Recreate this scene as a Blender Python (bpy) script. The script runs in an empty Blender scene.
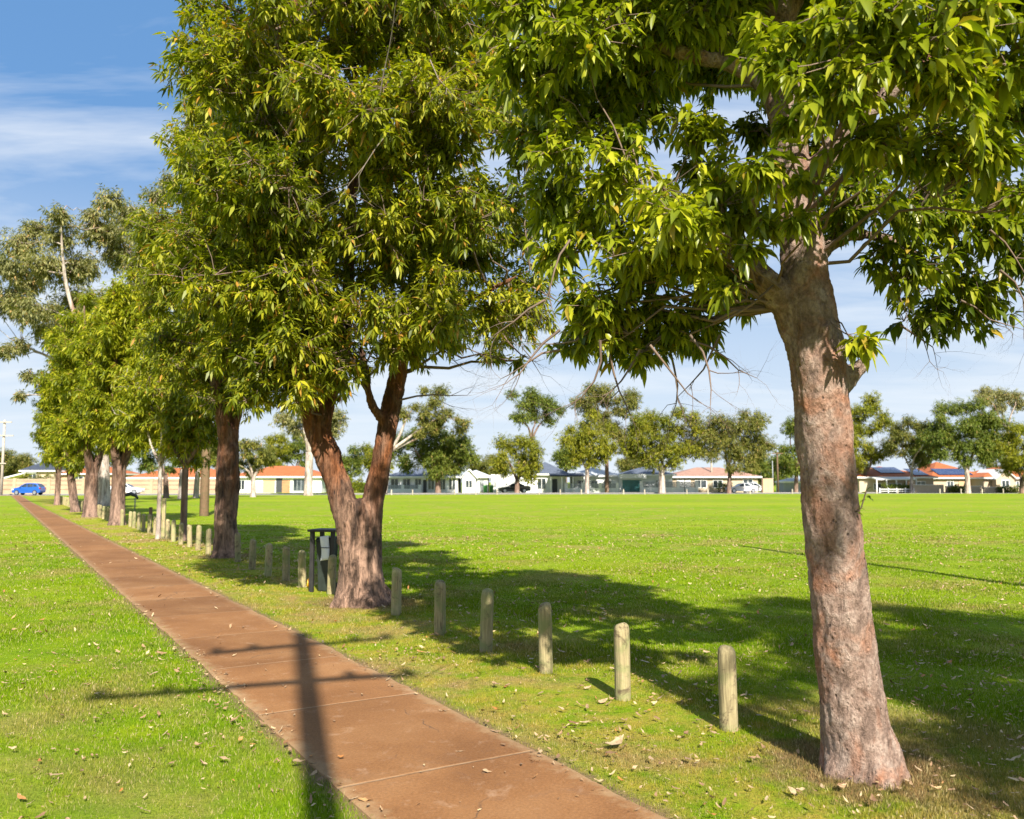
import bpy, bmesh, math, random
import numpy as np
from mathutils import Vector, Matrix, noise as mnoise

random.seed(7)
RNG = np.random.default_rng(11)
F, HY, CY, CX, H = 850.0, 482.0, 409.5, 512.0, 1.6
PITCH = math.atan((HY - CY) / F)
R = math.radians
SUN_EL = 38.0
SUN_AZ = -15.0                       # direction the shadows run, degrees right of camera forward
sc = bpy.context.scene
COL = sc.collection

# ------------------------------------------------------------------ frames
def at(px, py, d):
    """the world point seen at a photo position, d metres in front of the camera"""
    a = (px - CX) / F; b = (CY - py) / F
    fy = math.cos(PITCH) - b * math.sin(PITCH)
    fz = math.sin(PITCH) + b * math.cos(PITCH)
    return np.array([a / fy * d, d, H + fz / fy * d])
def ground(px, py):
    a = (px - CX) / F; b = (CY - py) / F
    fy = math.cos(PITCH) - b * math.sin(PITCH)
    fz = math.sin(PITCH) + b * math.cos(PITCH)
    t = -H / fz
    return np.array([a * t, fy * t, 0.0])
PA = math.atan2(-ground(0, HY + 1)[0], ground(0, HY + 1)[1])       # heading of the path, left of forward
PD = np.array([-math.sin(PA), math.cos(PA)]); PR = np.array([math.cos(PA), math.sin(PA)])
def pf(s, l):
    q = PD * s + PR * l
    return float(q[0]), float(q[1])

# ------------------------------------------------------------------ object helpers
def tag(o, label=None, cat=None, group=None, kind=None):
    if label: o['label'] = label
    if cat: o['category'] = cat
    if group: o['group'] = group
    if kind: o['kind'] = kind
    return o
def empty(name, loc=(0, 0, 0), rz=0.0):
    o = bpy.data.objects.new(name, None); COL.objects.link(o)
    o.location = loc; o.rotation_euler = (0, 0, rz); o.empty_display_size = 0.2
    return o
def link(name, me, mat=None, parent=None, loc=None):
    o = bpy.data.objects.new(name, me); COL.objects.link(o)
    if mat is not None:
        me.materials.clear(); me.materials.append(mat)
    if parent is not None: o.parent = parent
    if loc is not None: o.location = loc
    return o
def copy_tree(o, parent=None):
    c = o.copy(); COL.objects.link(c)
    if parent is not None: c.parent = parent
    for ch in list(o.children): copy_tree(ch, c)
    return c
def fast_mesh(name, V, loops, sizes, attrs=None, smooth=False):
    me = bpy.data.meshes.new(name)
    V = np.ascontiguousarray(V, np.float32).reshape(-1, 3)
    loops = np.ascontiguousarray(loops, np.int32).ravel(); sizes = np.ascontiguousarray(sizes, np.int32).ravel()
    me.vertices.add(len(V)); me.vertices.foreach_set('co', V.ravel())
    me.loops.add(len(loops)); me.loops.foreach_set('vertex_index', loops)
    me.polygons.add(len(sizes))
    st = np.zeros(len(sizes), np.int32); st[1:] = np.cumsum(sizes)[:-1]
    me.polygons.foreach_set('loop_start', st)
    me.update(calc_edges=True)
    if smooth: me.polygons.foreach_set('use_smooth', np.ones(len(sizes), bool))
    for k, a in (attrs or {}).items():
        at_ = me.attributes.new(k, 'FLOAT', 'FACE'); at_.data.foreach_set('value', np.ascontiguousarray(a, np.float32))
    me.validate()
    return me
class MB:
    """collects simple shapes into one mesh"""
    def __init__(s): s.v = []; s.f = []
    def add(s, vs, fs):
        n = len(s.v); s.v += [tuple(map(float, v)) for v in vs]; s.f += [tuple(i + n for i in f) for f in fs]
    def box(s, x0, x1, y0, y1, z0, z1):
        s.add([(x0, y0, z0), (x1, y0, z0), (x1, y1, z0), (x0, y1, z0), (x0, y0, z1), (x1, y0, z1), (x1, y1, z1), (x0, y1, z1)],
              [(0, 3, 2, 1), (4, 5, 6, 7), (0, 1, 5, 4), (1, 2, 6, 5), (2, 3, 7, 6), (3, 0, 4, 7)])
    def tube(s, pts, rad, n=8, cap=True):
        pts = [Vector(p) for p in pts]; m = len(pts)
        if not hasattr(rad, '__len__'): rad = [rad] * m
        vs = []; up = None
        for i, p in enumerate(pts):
            t = (pts[min(i + 1, m - 1)] - pts[max(i - 1, 0)]).normalized()
            if up is None: up = Vector((1, 0, 0)) if abs(t.x) < .8 else Vector((0, 1, 0))
            up = (up - t * up.dot(t)).normalized(); w = t.cross(up)
            for k in range(n):
                a = 2 * math.pi * k / n
                vs.append(p + (up * math.cos(a) + w * math.sin(a)) * rad[i])
        fs = [(i * n + k, i * n + (k + 1) % n, (i + 1) * n + (k + 1) % n, (i + 1) * n + k) for i in range(m - 1) for k in range(n)]
        if cap: fs += [tuple(range(n - 1, -1, -1)), tuple((m - 1) * n + k for k in range(n))]
        s.add(vs, fs)
    def mesh(s, name='m', smooth=False):
        me = bpy.data.meshes.new(name); me.from_pydata(s.v, [], s.f); me.update()
        if smooth:
            me.polygons.foreach_set('use_smooth', [True] * len(me.polygons))
        return me
    def build(s, name, mat, parent=None, smooth=False, bevel=0, loc=None):
        o = link(name, s.mesh(name, smooth), mat, parent, loc)
        if bevel:
            b = o.modifiers.new('b', 'BEVEL'); b.width = bevel; b.segments = 2; b.limit_method = 'ANGLE'
        return o

# ------------------------------------------------------------------ materials
def mat(name):
    m = bpy.data.materials.new(name); m.use_nodes = True
    nt = m.node_tree; b = nt.nodes['Principled BSDF']
    return m, nt, b
def N(nt, t, **kw):
    n = nt.nodes.new(t)
    for k, v in kw.items():
        if k in n.inputs.keys(): n.inputs[k].default_value = v
        else: setattr(n, k, v)
    return n
def ramp(nt, stops, fac=None):
    r = nt.nodes.new('ShaderNodeValToRGB'); cr = r.color_ramp
    while len(cr.elements) > 1: cr.elements.remove(cr.elements[-1])
    cr.elements[0].position = stops[0][0]; cr.elements[0].color = (*stops[0][1], 1) if len(stops[0][1]) == 3 else stops[0][1]
    for p, c in stops[1:]:
        e = cr.elements.new(p); e.color = (*c, 1)
    if fac is not None: nt.links.new(fac, r.inputs[0])
    return r
def noise(nt, vec, scale, detail=4, rough=.55, dist=0.0):
    n = N(nt, 'ShaderNodeTexNoise', Scale=scale, Detail=detail, Roughness=rough, Distortion=dist)
    if vec is not None: nt.links.new(vec, n.inputs['Vector'])
    return n.outputs[0]
def mixc(nt, a, b, fac, mode='MIX'):
    m = nt.nodes.new('ShaderNodeMix'); m.data_type = 'RGBA'; m.blend_type = mode
    for sock, v in ((m.inputs[0], fac), (m.inputs[6], a), (m.inputs[7], b)):
        if hasattr(v, 'links') or isinstance(v, bpy.types.NodeSocket): nt.links.new(v, sock)
        elif isinstance(v, (int, float)): sock.default_value = v
        else: sock.default_value = (*v, 1)
    return m.outputs[2]
def math_(nt, op, a, b=None, c=None, clamp=False):
    m = nt.nodes.new('ShaderNodeMath'); m.operation = op; m.use_clamp = clamp
    for i, v in enumerate((a, b, c)):
        if v is None: continue
        if isinstance(v, (int, float)): m.inputs[i].default_value = v
        else: nt.links.new(v, m.inputs[i])
    return m.outputs[0]
def maprange(nt, v, a, b, c=0., d=1.):
    m = nt.nodes.new('ShaderNodeMapRange'); nt.links.new(v, m.inputs[0])
    for i, x in enumerate((a, b, c, d)): m.inputs[i + 1].default_value = x
    return m.outputs[0]
def bump(nt, b, h, strength=.5, dist=.01):
    n = N(nt, 'ShaderNodeBump', Strength=strength, Distance=dist)
    nt.links.new(h, n.inputs['Height']); nt.links.new(n.outputs[0], b.inputs['Normal'])
def plain(name, c, rough=.6, var=.15, scale=6., spec=.5, metal=0., bmp=0.):
    m, nt, b = mat(name)
    tc = N(nt, 'ShaderNodeTexCoord').outputs['Object']
    n = noise(nt, tc, scale, 5)
    r = ramp(nt, [(.3, tuple(x * (1 - var) for x in c)), (.7, tuple(min(1, x * (1 + var)) for x in c))], n)
    nt.links.new(r.outputs[0], b.inputs['Base Color'])
    b.inputs['Roughness'].default_value = rough; b.inputs['Specular IOR Level'].default_value = spec; b.inputs['Metallic'].default_value = metal
    if bmp: bump(nt, b, noise(nt, tc, scale * 8, 3), bmp, .01)
    return m

def leaf_mat(name, dark, mid, light, odd, rough=.38, trans=.3, spec=.5, oddpos=.965):
    m, nt, b = mat(name)
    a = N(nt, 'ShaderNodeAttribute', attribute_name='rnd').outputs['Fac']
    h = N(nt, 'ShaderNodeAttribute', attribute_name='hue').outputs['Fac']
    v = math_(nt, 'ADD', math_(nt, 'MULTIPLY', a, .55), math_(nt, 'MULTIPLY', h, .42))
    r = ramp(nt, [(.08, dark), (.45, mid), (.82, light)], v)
    o = math_(nt, 'GREATER_THAN', a, oddpos)
    c = mixc(nt, r.outputs[0], odd, o)
    nt.links.new(c, b.inputs['Base Color'])
    b.inputs['Roughness'].default_value = rough; b.inputs['Specular IOR Level'].default_value = spec
    t = N(nt, 'ShaderNodeBsdfTranslucent')
    c2 = mixc(nt, c, (1.5, 1.7, .45), 1.0, 'MULTIPLY'); nt.links.new(c2, t.inputs[0])
    ms = N(nt, 'ShaderNodeMixShader'); ms.inputs[0].default_value = trans
    nt.links.new(b.outputs[0], ms.inputs[1]); nt.links.new(t.outputs[0], ms.inputs[2])
    nt.links.new(ms.outputs[0], nt.nodes['Material Output'].inputs[0])
    return m

def bark_mat(name, base, pale, warm, dark, low=None, stretch=.25, scale=9., bstr=.8, warm_hi=.62, lo=.36, fiss=.6):
    m, nt, b = mat(name)
    tc = N(nt, 'ShaderNodeTexCoord').outputs['Object']
    mp = N(nt, 'ShaderNodeMapping'); nt.links.new(tc, mp.inputs[0]); mp.inputs['Scale'].default_value = (1, 1, stretch)
    v = mp.outputs[0]
    n1 = noise(nt, v, scale, 6, .65, .6); n2 = noise(nt, v, scale * .35, 3, .6, .8); n3 = noise(nt, v, scale * 5, 5, .7)
    c = ramp(nt, [(lo, dark), (.47, base), (.62, pale)], n1).outputs[0]
    c = mixc(nt, c, warm, maprange(nt, n2, warm_hi - .12, warm_hi + .08))
    if low:
        z = N(nt, 'ShaderNodeSeparateXYZ'); nt.links.new(tc, z.inputs[0])
        zz = math_(nt, 'ADD', z.outputs[2], math_(nt, 'MULTIPLY', n2, -1.2))
        lw = ramp(nt, [(.38, tuple(x * .35 for x in low)), (.5, low), (.66, tuple(min(1, x * 1.35) for x in low))], n1).outputs[0]
        c = mixc(nt, lw, c, maprange(nt, zz, .1, 1.1))
    fl = ramp(nt, [(.35, (.45, .42, .4)), (.6, (1.12, 1.1, 1.08))], n3).outputs[0]
    c = mixc(nt, c, fl, .75, 'MULTIPLY')
    vo = N(nt, 'ShaderNodeTexVoronoi', Scale=scale * 2.2); nt.links.new(v, vo.inputs['Vector'])
    pit = maprange(nt, vo.outputs[0], .06, .22)
    pitm = maprange(nt, noise(nt, tc, 4., 2), .5, .62)
    c = mixc(nt, c, dark, math_(nt, 'MULTIPLY', math_(nt, 'SUBTRACT', 1., pit), pitm))
    nt.links.new(c, b.inputs['Base Color'])
    b.inputs['Roughness'].default_value = .85; b.inputs['Specular IOR Level'].default_value = .25
    mp2 = N(nt, 'ShaderNodeMapping'); nt.links.new(tc, mp2.inputs[0]); mp2.inputs['Scale'].default_value = (1, 1, .12)
    fis = maprange(nt, noise(nt, mp2.outputs[0], scale * 3.2, 5, .7, .8), .36, .5)
    hgt = math_(nt, 'ADD', math_(nt, 'ADD', math_(nt, 'ADD', n1, math_(nt, 'MULTIPLY', fis, fiss)), math_(nt, 'MULTIPLY', n3, .5)), math_(nt, 'MULTIPLY', pit, .35))
    bump(nt, b, hgt, bstr, .03)
    return m

M = {}
M['bark_near'] = bark_mat('bark_near', (.275, .19, .148), (.39, .295, .24), (.35, .165, .095), (.09, .06, .048), stretch=.75, scale=11, warm_hi=.62, bstr=1., lo=.27, fiss=.12)
M['bark_orange'] = bark_mat('bark_orange', (.105, .058, .038), (.26, .155, .10), (.24, .085, .028), (.025, .017, .014), low=(.27, .17, .12), stretch=.3, scale=7, warm_hi=.54, bstr=1.)
M['bark_row'] = bark_mat('bark_row', (.13, .075, .05), (.26, .17, .125), (.22, .09, .04), (.035, .024, .02), low=(.29, .19, .145), stretch=.22, scale=6)
M['bark_pale'] = bark_mat('bark_pale', (.42, .35, .30), (.62, .55, .48), (.36, .22, .15), (.16, .12, .10), stretch=.2, scale=2.5)
M['bark_brown'] = bark_mat('bark_brown', (.20, .13, .10), (.32, .23, .18), (.27, .14, .09), (.07, .05, .04), stretch=.2, scale=2.5)
M['twig'] = plain('twig', (.17, .115, .085), .85, .3, 4)
M['twig_grey'] = plain('twig_grey', (.19, .15, .12), .85, .25, 4)
M['leaf_near'] = leaf_mat('leaf_near', (.045, .078, .006), (.175, .21, .010), (.42, .41, .024), (.40, .28, .04), .36, .34, .4, .985)
M['leaf_row'] = leaf_mat('leaf_row', (.05, .072, .007), (.175, .20, .012), (.42, .38, .02), (.42, .22, .04), .45, .34, .35, .955)
M['leaf_far_row'] = leaf_mat('leaf_far_row', (.06, .088, .006), (.22, .245, .009), (.42, .38, .018), (.36, .22, .04), .5, .34, .3, .975)
M['leaf_gum'] = leaf_mat('leaf_gum', (.11, .12, .05), (.215, .21, .08), (.33, .30, .115), (.40, .25, .10), .5, .25, .3, .95)
M['leaf_yellow'] = leaf_mat('leaf_yellow', (.07, .095, .008), (.19, .20, .012), (.31, .285, .02), (.36, .28, .05), .55, .25, .25, .96)
M['leaf_green'] = leaf_mat('leaf_green', (.05, .08, .014), (.115, .15, .02), (.21, .23, .03), (.28, .20, .06), .55, .25, .25, .96)
M['leaf_olive'] = leaf_mat('leaf_olive', (.07, .085, .02), (.155, .16, .03), (.26, .24, .05), (.34, .22, .08), .55, .25, .25, .95)

# ------------------------------------------------------------------ leaves and crowns
def unit(a):
    return a / np.maximum(np.linalg.norm(a, axis=-1, keepdims=True), 1e-9)
def rand_unit(n):
    return unit(RNG.normal(size=(n, 3)))
T_FINE = ([(0, 0, 0), (.30, -1, 1), (.30, 0, 0), (.30, 1, 1), (.66, -.72, 1), (.66, 0, 0), (.66, .72, 1), (1, 0, 0)],
          [(0, 1, 2), (0, 2, 3), (1, 4, 5, 2), (2, 5, 6, 3), (4, 7, 5), (5, 7, 6)])
T_MID = ([(0, 0, 0), (.38, -1, 0), (.38, 1, 0), (.72, -.6, 0), (.72, .6, 0), (1, 0, 0)],
         [(0, 1, 2), (1, 3, 4, 2), (3, 5, 4)])
T_LOW = ([(0, 0, 0), (.5, -1, 0), (1, 0, 0), (.5, 1, 0)], [(0, 1, 2, 3)])
def leaf_mesh(name, P, D, L, W, droop, hue, template, smooth=False):
    tv, tf = template
    n = len(P); k = len(tv)
    up = rand_unit(n) * .6 + np.array([0, 0, 1.])
    S = unit(np.cross(D, up)); Nn = np.cross(S, D)
    V = np.zeros((n, k, 3))
    for i, (t, w, fold) in enumerate(tv):
        V[:, i] = P + D * (L * t)[:, None] + S * (W * w)[:, None] + Nn * (W * fold * .35)[:, None]
        V[:, i, 2] -= L * droop * t * t
    loops1 = np.concatenate([np.array(f) for f in tf]); sizes1 = np.array([len(f) for f in tf])
    loops = (loops1[None, :] + (np.arange(n) * k)[:, None]).ravel()
    sizes = np.tile(sizes1, n)
    rnd = np.repeat(RNG.random(n), len(tf)); hu = np.repeat(hue, len(tf))
    return fast_mesh(name, V.reshape(-1, 3), loops, sizes, {'rnd': rnd, 'hue': hu}, smooth)
def cluster_leaves(C, A, hue, n_per, L, droop=.35):
    """n_per leaves radiating from each twig tip C with axis A"""
    m = len(C)
    cnt = n_per
    Cc = np.repeat(C, cnt, 0); Ac = np.repeat(A, cnt, 0); hu = np.repeat(hue, cnt)
    t = np.tile(np.linspace(0, 1, cnt), m)
    ref = rand_unit(m); U = unit(np.cross(A, ref)); Wv = np.cross(A, U)
    U = np.repeat(U, cnt, 0); Wv = np.repeat(Wv, cnt, 0)
    ph = np.tile(np.arange(cnt) * 2.4, m) + RNG.normal(0, .3, m * cnt)
    th = np.radians(80 - 45 * t + RNG.normal(0, 10, m * cnt))
    D = Ac * np.cos(th)[:, None] + (U * np.cos(ph)[:, None] + Wv * np.sin(ph)[:, None]) * np.sin(th)[:, None]
    D[:, 2] -= droop * RNG.uniform(.4, 1.5, m * cnt)
    D = unit(D)
    LL = L * RNG.uniform(.5, 1.2, m * cnt) * np.repeat(RNG.uniform(.75, 1.15, m), cnt)
    P = Cc - Ac * (L * .9 * (1 - t))[:, None]
    return P, D, LL, np.clip(hu + RNG.normal(0, .08, m * cnt), 0, 1)

def catmull(pts, rads, step):
    pts = [np.array(p, float) for p in pts]
    P = [2 * pts[0] - pts[1]] + pts + [2 * pts[-1] - pts[-2]]
    op, orr = [], []
    for i in range(1, len(P) - 2):
        n = max(2, int(np.linalg.norm(P[i + 1] - P[i]) / step))
        for j in range(n):
            t = j / n
            q = .5 * (2 * P[i] + (P[i + 1] - P[i - 1]) * t + (2 * P[i - 1] - 5 * P[i] + 4 * P[i + 1] - P[i + 2]) * t * t + (-P[i - 1] + 3 * P[i] - 3 * P[i + 1] + P[i + 2]) * t ** 3)
            op.append(q); orr.append(rads[i - 1] * (1 - t) + rads[i] * t)
    op.append(pts[-1]); orr.append(rads[-1])
    return op, orr
def wiggle(a, b, k=4, amp=.08, sag=0.):
    a = np.array(a, float); b = np.array(b, float); L = np.linalg.norm(b - a)
    out = []
    for i in range(k + 1):
        t = i / k; q = a * (1 - t) + b * t
        if 0 < i < k: q = q + RNG.normal(0, amp * L, 3) * .5
        q[2] += sag * L * math.sin(math.pi * t)
        out.append(q)
    return out

def twig_fan(mb, start, direction, length, rad, depth=3):
    """bare, forking twigs"""
    d = unit(np.array(direction, float)); p = np.array(start, float)
    pts = [p]; rr = [rad]
    for i in range(4):
        d = unit(d + RNG.normal(0, .22, 3)); p = p + d * length / 4; pts.append(p); rr.append(rad * (1 - .2 * (i + 1)))
        if depth > 0 and i > 0:
            for _ in range(1 if i < 3 else 2):
                twig_fan(mb, p, d + RNG.normal(0, .65, 3), length * RNG.uniform(.45, .7), rr[-1] * .7, depth - 1)
    mb.tube(pts, rr, 4, False)

def remeshed(mb, voxel, disp, freq, name, seed=0., lumps=()):
    """fuse the overlapping tubes of a trunk into one skin and roughen it"""
    o = link('tmp', mb.mesh('tmp'))
    m = o.modifiers.new('r', 'REMESH'); m.mode = 'VOXEL'; m.voxel_size = voxel; m.use_smooth_shade = True
    s = o.modifiers.new('s', 'SMOOTH'); s.iterations = 6; s.factor = .6
    dg = bpy.context.evaluated_depsgraph_get()
    me = bpy.data.meshes.new_from_object(o.evaluated_get(dg)); me.name = name
    bpy.data.objects.remove(o)
    n = len(me.vertices); co = np.zeros(n * 3); me.vertices.foreach_get('co', co); co = co.reshape(-1, 3)
    no = np.zeros(n * 3); me.vertex_normals.foreach_get('vector', no); no = no.reshape(-1, 3)
    h = np.zeros(n)
    for i in range(n):
        v = co[i]
        q = Vector((v[0] * freq + seed, v[1] * freq, v[2] * freq * .35))
        a = mnoise.noise(q) * 1.0 + mnoise.noise(q * 2.7) * .5 + mnoise.noise(Vector((v[0], v[1], v[2])) * freq * 5) * .28
        h[i] = a
    co = co + no * (h * disp)[:, None]
    me.vertices.foreach_set('co', co.ravel()); me.update()
    me.polygons.foreach_set('use_smooth', np.ones(len(me.polygons), bool))
    return me

def tree(name, label, cat, base, limbs, clumps, leaf, twig='twig', bark='bark_row', group=None, remesh=None, trunk_n=10,
         extra=None, seed=0., squash=.8, branches=True):
    """limbs: list of (points, radii); clumps: list of (centre, radius[, hue]); leaf: dict. All in world coordinates."""
    base = np.array(base, float)
    root = empty(name, tuple(base)); tag(root, label, cat, group)
    mb = MB()
    allp, allr = [], []
    for pts, rads in limbs:
        p, r = catmull([np.array(q) - base for q in pts], rads, leaf.get('step', .25))
        mb.tube(p, r, trunk_n)
        if len(allp) == 0 or rads[0] < 9:
            if (pts is not None) and not any(pts is z for z in leaf.get('noattach', ())): allp += p; allr += r
    AP = np.array(allp); AR = np.array(allr)
    if leaf.get('azmin'): k_ = AP[:, 2] > leaf['azmin']; AP = AP[k_]; AR = AR[k_]
    tw = MB()
    Cs, As, Hs = [], [], []
    for c in clumps:
        cc = np.array(c[0], float) - base; rad = c[1]; hue = c[2] if len(c) > 2 else RNG.uniform(0, 1)
        # branch from the limbs to the clump
        dd = np.linalg.norm(AP - cc, axis=1) + np.maximum(0, AP[:, 2] - cc[2] + .2) * 3
        j = int(np.argmin(dd)); a = AP[j]
        L = np.linalg.norm(cc - a)
        r0 = min(AR[j] * .5, .013 * L + .006) * leaf.get('br', 1.)
        pts = wiggle(a, cc, 5, .10, .06)
        tw.tube(pts, [r0 * (1 - .12 * i) for i in range(6)], 6, False)
        n = max(4, int(leaf['dens'] * rad * rad * 12.57))
        dirs = rand_unit(n)
        rr = rad * (1 - .75 * RNG.random(n) ** 1.4)
        # uneven shape: lobes
        lob = 1 + .28 * np.sin(dirs[:, 0] * 5 + hue * 40) * np.cos(dirs[:, 1] * 4 + hue * 17) + .12 * RNG.normal(size=n)
        P = cc + dirs * (rr * lob)[:, None] * np.array([1, 1, squash])
        if leaf.get('zmin') is not None:
            P = P[P[:, 2] > leaf['zmin'] - base[2]]; n = len(P)
            if n == 0: continue
        dirs = unit(P - cc)
        A = unit(dirs * 1. + rand_unit(n) * .5 + np.array([0, 0, .15]))
        if leaf.get('sky') is not None:      # nothing grows inside these openings
            pass
        Cs.append(P); As.append(A); Hs.append(np.clip(hue * .6 + .4 * RNG.random(n), 0, 1))
        if branches:
            K = max(3, int(n ** .5 * .9))
            idx = RNG.choice(n, min(K, n), replace=False)
            sub = cc + (P[idx] - cc) * .62
            for s_ in sub:
                tw.tube(wiggle(pts[4], s_, 3, .12), [r0 * .5, r0 * .42, r0 * .34, r0 * .25], 4, False)
            if leaf.get('twigs', True):
                dm = np.linalg.norm(P[:, None] - sub[None], axis=2); ji = dm.argmin(1)
                step = leaf.get('tstep', 1)
                tr = leaf.get('tr', .003)
                for q in range(0, n, step):
                    tw.tube([sub[ji[q]], (sub[ji[q]] + P[q]) / 2 + RNG.normal(0, .03, 3) * rad, P[q]], [tr * 1.6, tr * 1.2, tr * .8], 3, False)
    if extra: extra(tw, base)
    bm_ = M[bark]
    if remesh:
        me = remeshed(mb, remesh[0], remesh[1], remesh[2], 'trunk', seed)
        link('trunk', me, bm_, root)
    else:
        mb.add(tw.v, tw.f); mb.build('trunk', bm_, root, smooth=True)
    if tw.v and remesh: tw.build('branches', M[twig], root, smooth=True)
    if Cs:
        C = np.concatenate(Cs); A = np.concatenate(As); Hh = np.concatenate(Hs)
        P, D, L, hu = cluster_leaves(C, A, Hh, leaf['n'], leaf['L'], leaf.get('droop', .5))
        me = leaf_mesh('crown', P, D, L, L * leaf.get('w', .15), leaf.get('bend', .35), hu, leaf['t'], leaf['t'] is T_FINE)
        link('crown', me, M[leaf['mat']], root)
    return root

# ================================================================== GROUND
TRUNKS0 = [(*ground(862, 768)[:2], .25), (*ground(362, 602)[:2], .42), (*ground(225, 556)[:2], .4)]
def patch_color(nt, pos):
    """colour of the lawn by place: shared by the ground sheet and the blades"""
    n1 = noise(nt, pos, .55, 5, .6, .4); n2 = noise(nt, pos, 2.3, 4, .65, .3); n3 = noise(nt, pos, .09, 3, .5)
    g = ramp(nt, [(.30, (.125, .225, .006)), (.5, (.175, .275, .007)), (.72, (.235, .31, .010))], n2).outputs[0]
    g = mixc(nt, g, (.26, .33, .008), maprange(nt, n3, .42, .68, 0, .55))
    dry = maprange(nt, n1, .50, .63)
    sx = N(nt, 'ShaderNodeSeparateXYZ'); nt.links.new(pos, sx.inputs[0])
    l = math_(nt, 'ADD', math_(nt, 'MULTIPLY', sx.outputs[0], float(PR[0])), math_(nt, 'MULTIPLY', sx.outputs[1], float(PR[1])))
    # the worn verge between path and bollards is yellower and drier
    ver = math_(nt, 'MULTIPLY', maprange(nt, l, 2.5, 2.9), maprange(nt, l, 4.3, 5.6, 1., 0.))
    vn = maprange(nt, noise(nt, pos, 3.5, 5, .7), .38, .62)
    g = mixc(nt, g, (.36, .285, .05), math_(nt, 'MULTIPLY', ver, math_(nt, 'MULTIPLY', vn, .9)))
    g = mixc(nt, g, (.34, .235, .10), math_(nt, 'MULTIPLY', dry, math_(nt, 'ADD', math_(nt, 'MULTIPLY', ver, .50), .48)))
    tn = noise(nt, pos, 6, 4, .7)
    for (tx, ty, tr_) in TRUNKS0:
        vd = N(nt, 'ShaderNodeVectorMath', operation='DISTANCE'); nt.links.new(pos, vd.inputs[0]); vd.inputs[1].default_value = (tx, ty, 0)
        dd = math_(nt, 'ADD', vd.outputs['Value'], math_(nt, 'MULTIPLY', math_(nt, 'SUBTRACT', tn, .5), 1.1))
        g = mixc(nt, g, (.24, .155, .085), maprange(nt, dd, tr_ + .12, tr_ + .45, .85, 0.))
    # bare soil along the path edges
    s_ = math_(nt, 'ADD', math_(nt, 'MULTIPLY', sx.outputs[0], float(PD[0])), math_(nt, 'MULTIPLY', sx.outputs[1], float(PD[1])))
    le = maprange(nt, s_, 8., 108., 1.575, 1.245); re_ = maprange(nt, s_, 8., 78., 2.79, 2.17)
    e = math_(nt, 'MINIMUM', math_(nt, 'ABSOLUTE', math_(nt, 'SUBTRACT', l, le)), math_(nt, 'ABSOLUTE', math_(nt, 'SUBTRACT', l, re_)))
    e = math_(nt, 'ADD', e, math_(nt, 'MULTIPLY', math_(nt, 'SUBTRACT', noise(nt, pos, 7, 4, .7), .5), .22))
    return g, maprange(nt, e, .03, .12, 1., 0.), dry

def ground_mat():
    m, nt, b = mat('grass_ground')
    pos = N(nt, 'ShaderNodeNewGeometry').outputs['Position']
    g, e, dry = patch_color(nt, pos)
    fine = noise(nt, pos, 45, 4, .8)
    g = mixc(nt, g, ramp(nt, [(.3, (.55, .6, .5)), (.65, (1.15, 1.1, 1.05))], fine).outputs[0], .8, 'MULTIPLY')
    bm = N(nt, 'ShaderNodeMapping'); nt.links.new(pos, bm.inputs[0]); bm.inputs['Scale'].default_value = (.02, .11, 1); bm.inputs['Rotation'].default_value = (0, 0, .12)
    g = mixc(nt, g, (.26, .31, .012), maprange(nt, noise(nt, bm.outputs[0], 1., 4, .6), .46, .62, 0., .5))
    mid = noise(nt, pos, 5., 6, .75)
    g = mixc(nt, g, ramp(nt, [(.3, (.84, .87, .82)), (.7, (1.12, 1.08, 1.1))], mid).outputs[0], .8, 'MULTIPLY')
    g = mixc(nt, g, (.20, .125, .075), math_(nt, 'MULTIPLY', e, .85))
    nt.links.new(g, b.inputs['Base Color'])
    b.inputs['Roughness'].default_value = .9; b.inputs['Specular IOR Level'].default_value = .1
    bump(nt, b, math_(nt, 'ADD', fine, noise(nt, pos, 12, 4, .7)), .7, .03)
    return m
M['ground'] = ground_mat()
def blade_mat():
    m, nt, b = mat('grass_blades')
    pos = N(nt, 'ShaderNodeNewGeometry').outputs['Position']
    g, e, dry = patch_color(nt, pos)
    a = N(nt, 'ShaderNodeAttribute', attribute_name='rnd').outputs['Fac']
    g = mixc(nt, g, ramp(nt, [(0, (.45, .6, .4)), (.6, (1.1, 1.08, 1.)), (1, (1.45, 1.25, 1.2))], a).outputs[0], 1., 'MULTIPLY')
    g = mixc(nt, g, (.52, .42, .20), math_(nt, 'GREATER_THAN', a, .90))
    nt.links.new(g, b.inputs['Base Color']); b.inputs['Roughness'].default_value = .7; b.inputs['Specular IOR Level'].default_value = .08
    t = N(nt, 'ShaderNodeBsdfTranslucent'); nt.links.new(g, t.inputs[0])
    ms = N(nt, 'ShaderNodeMixShader'); ms.inputs[0].default_value = .35
    nt.links.new(b.outputs[0], ms.inputs[1]); nt.links.new(t.outputs[0], ms.inputs[2])
    nt.links.new(ms.outputs[0], nt.nodes['Material Output'].inputs[0])
    return m
M['blades'] = blade_mat()

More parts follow.
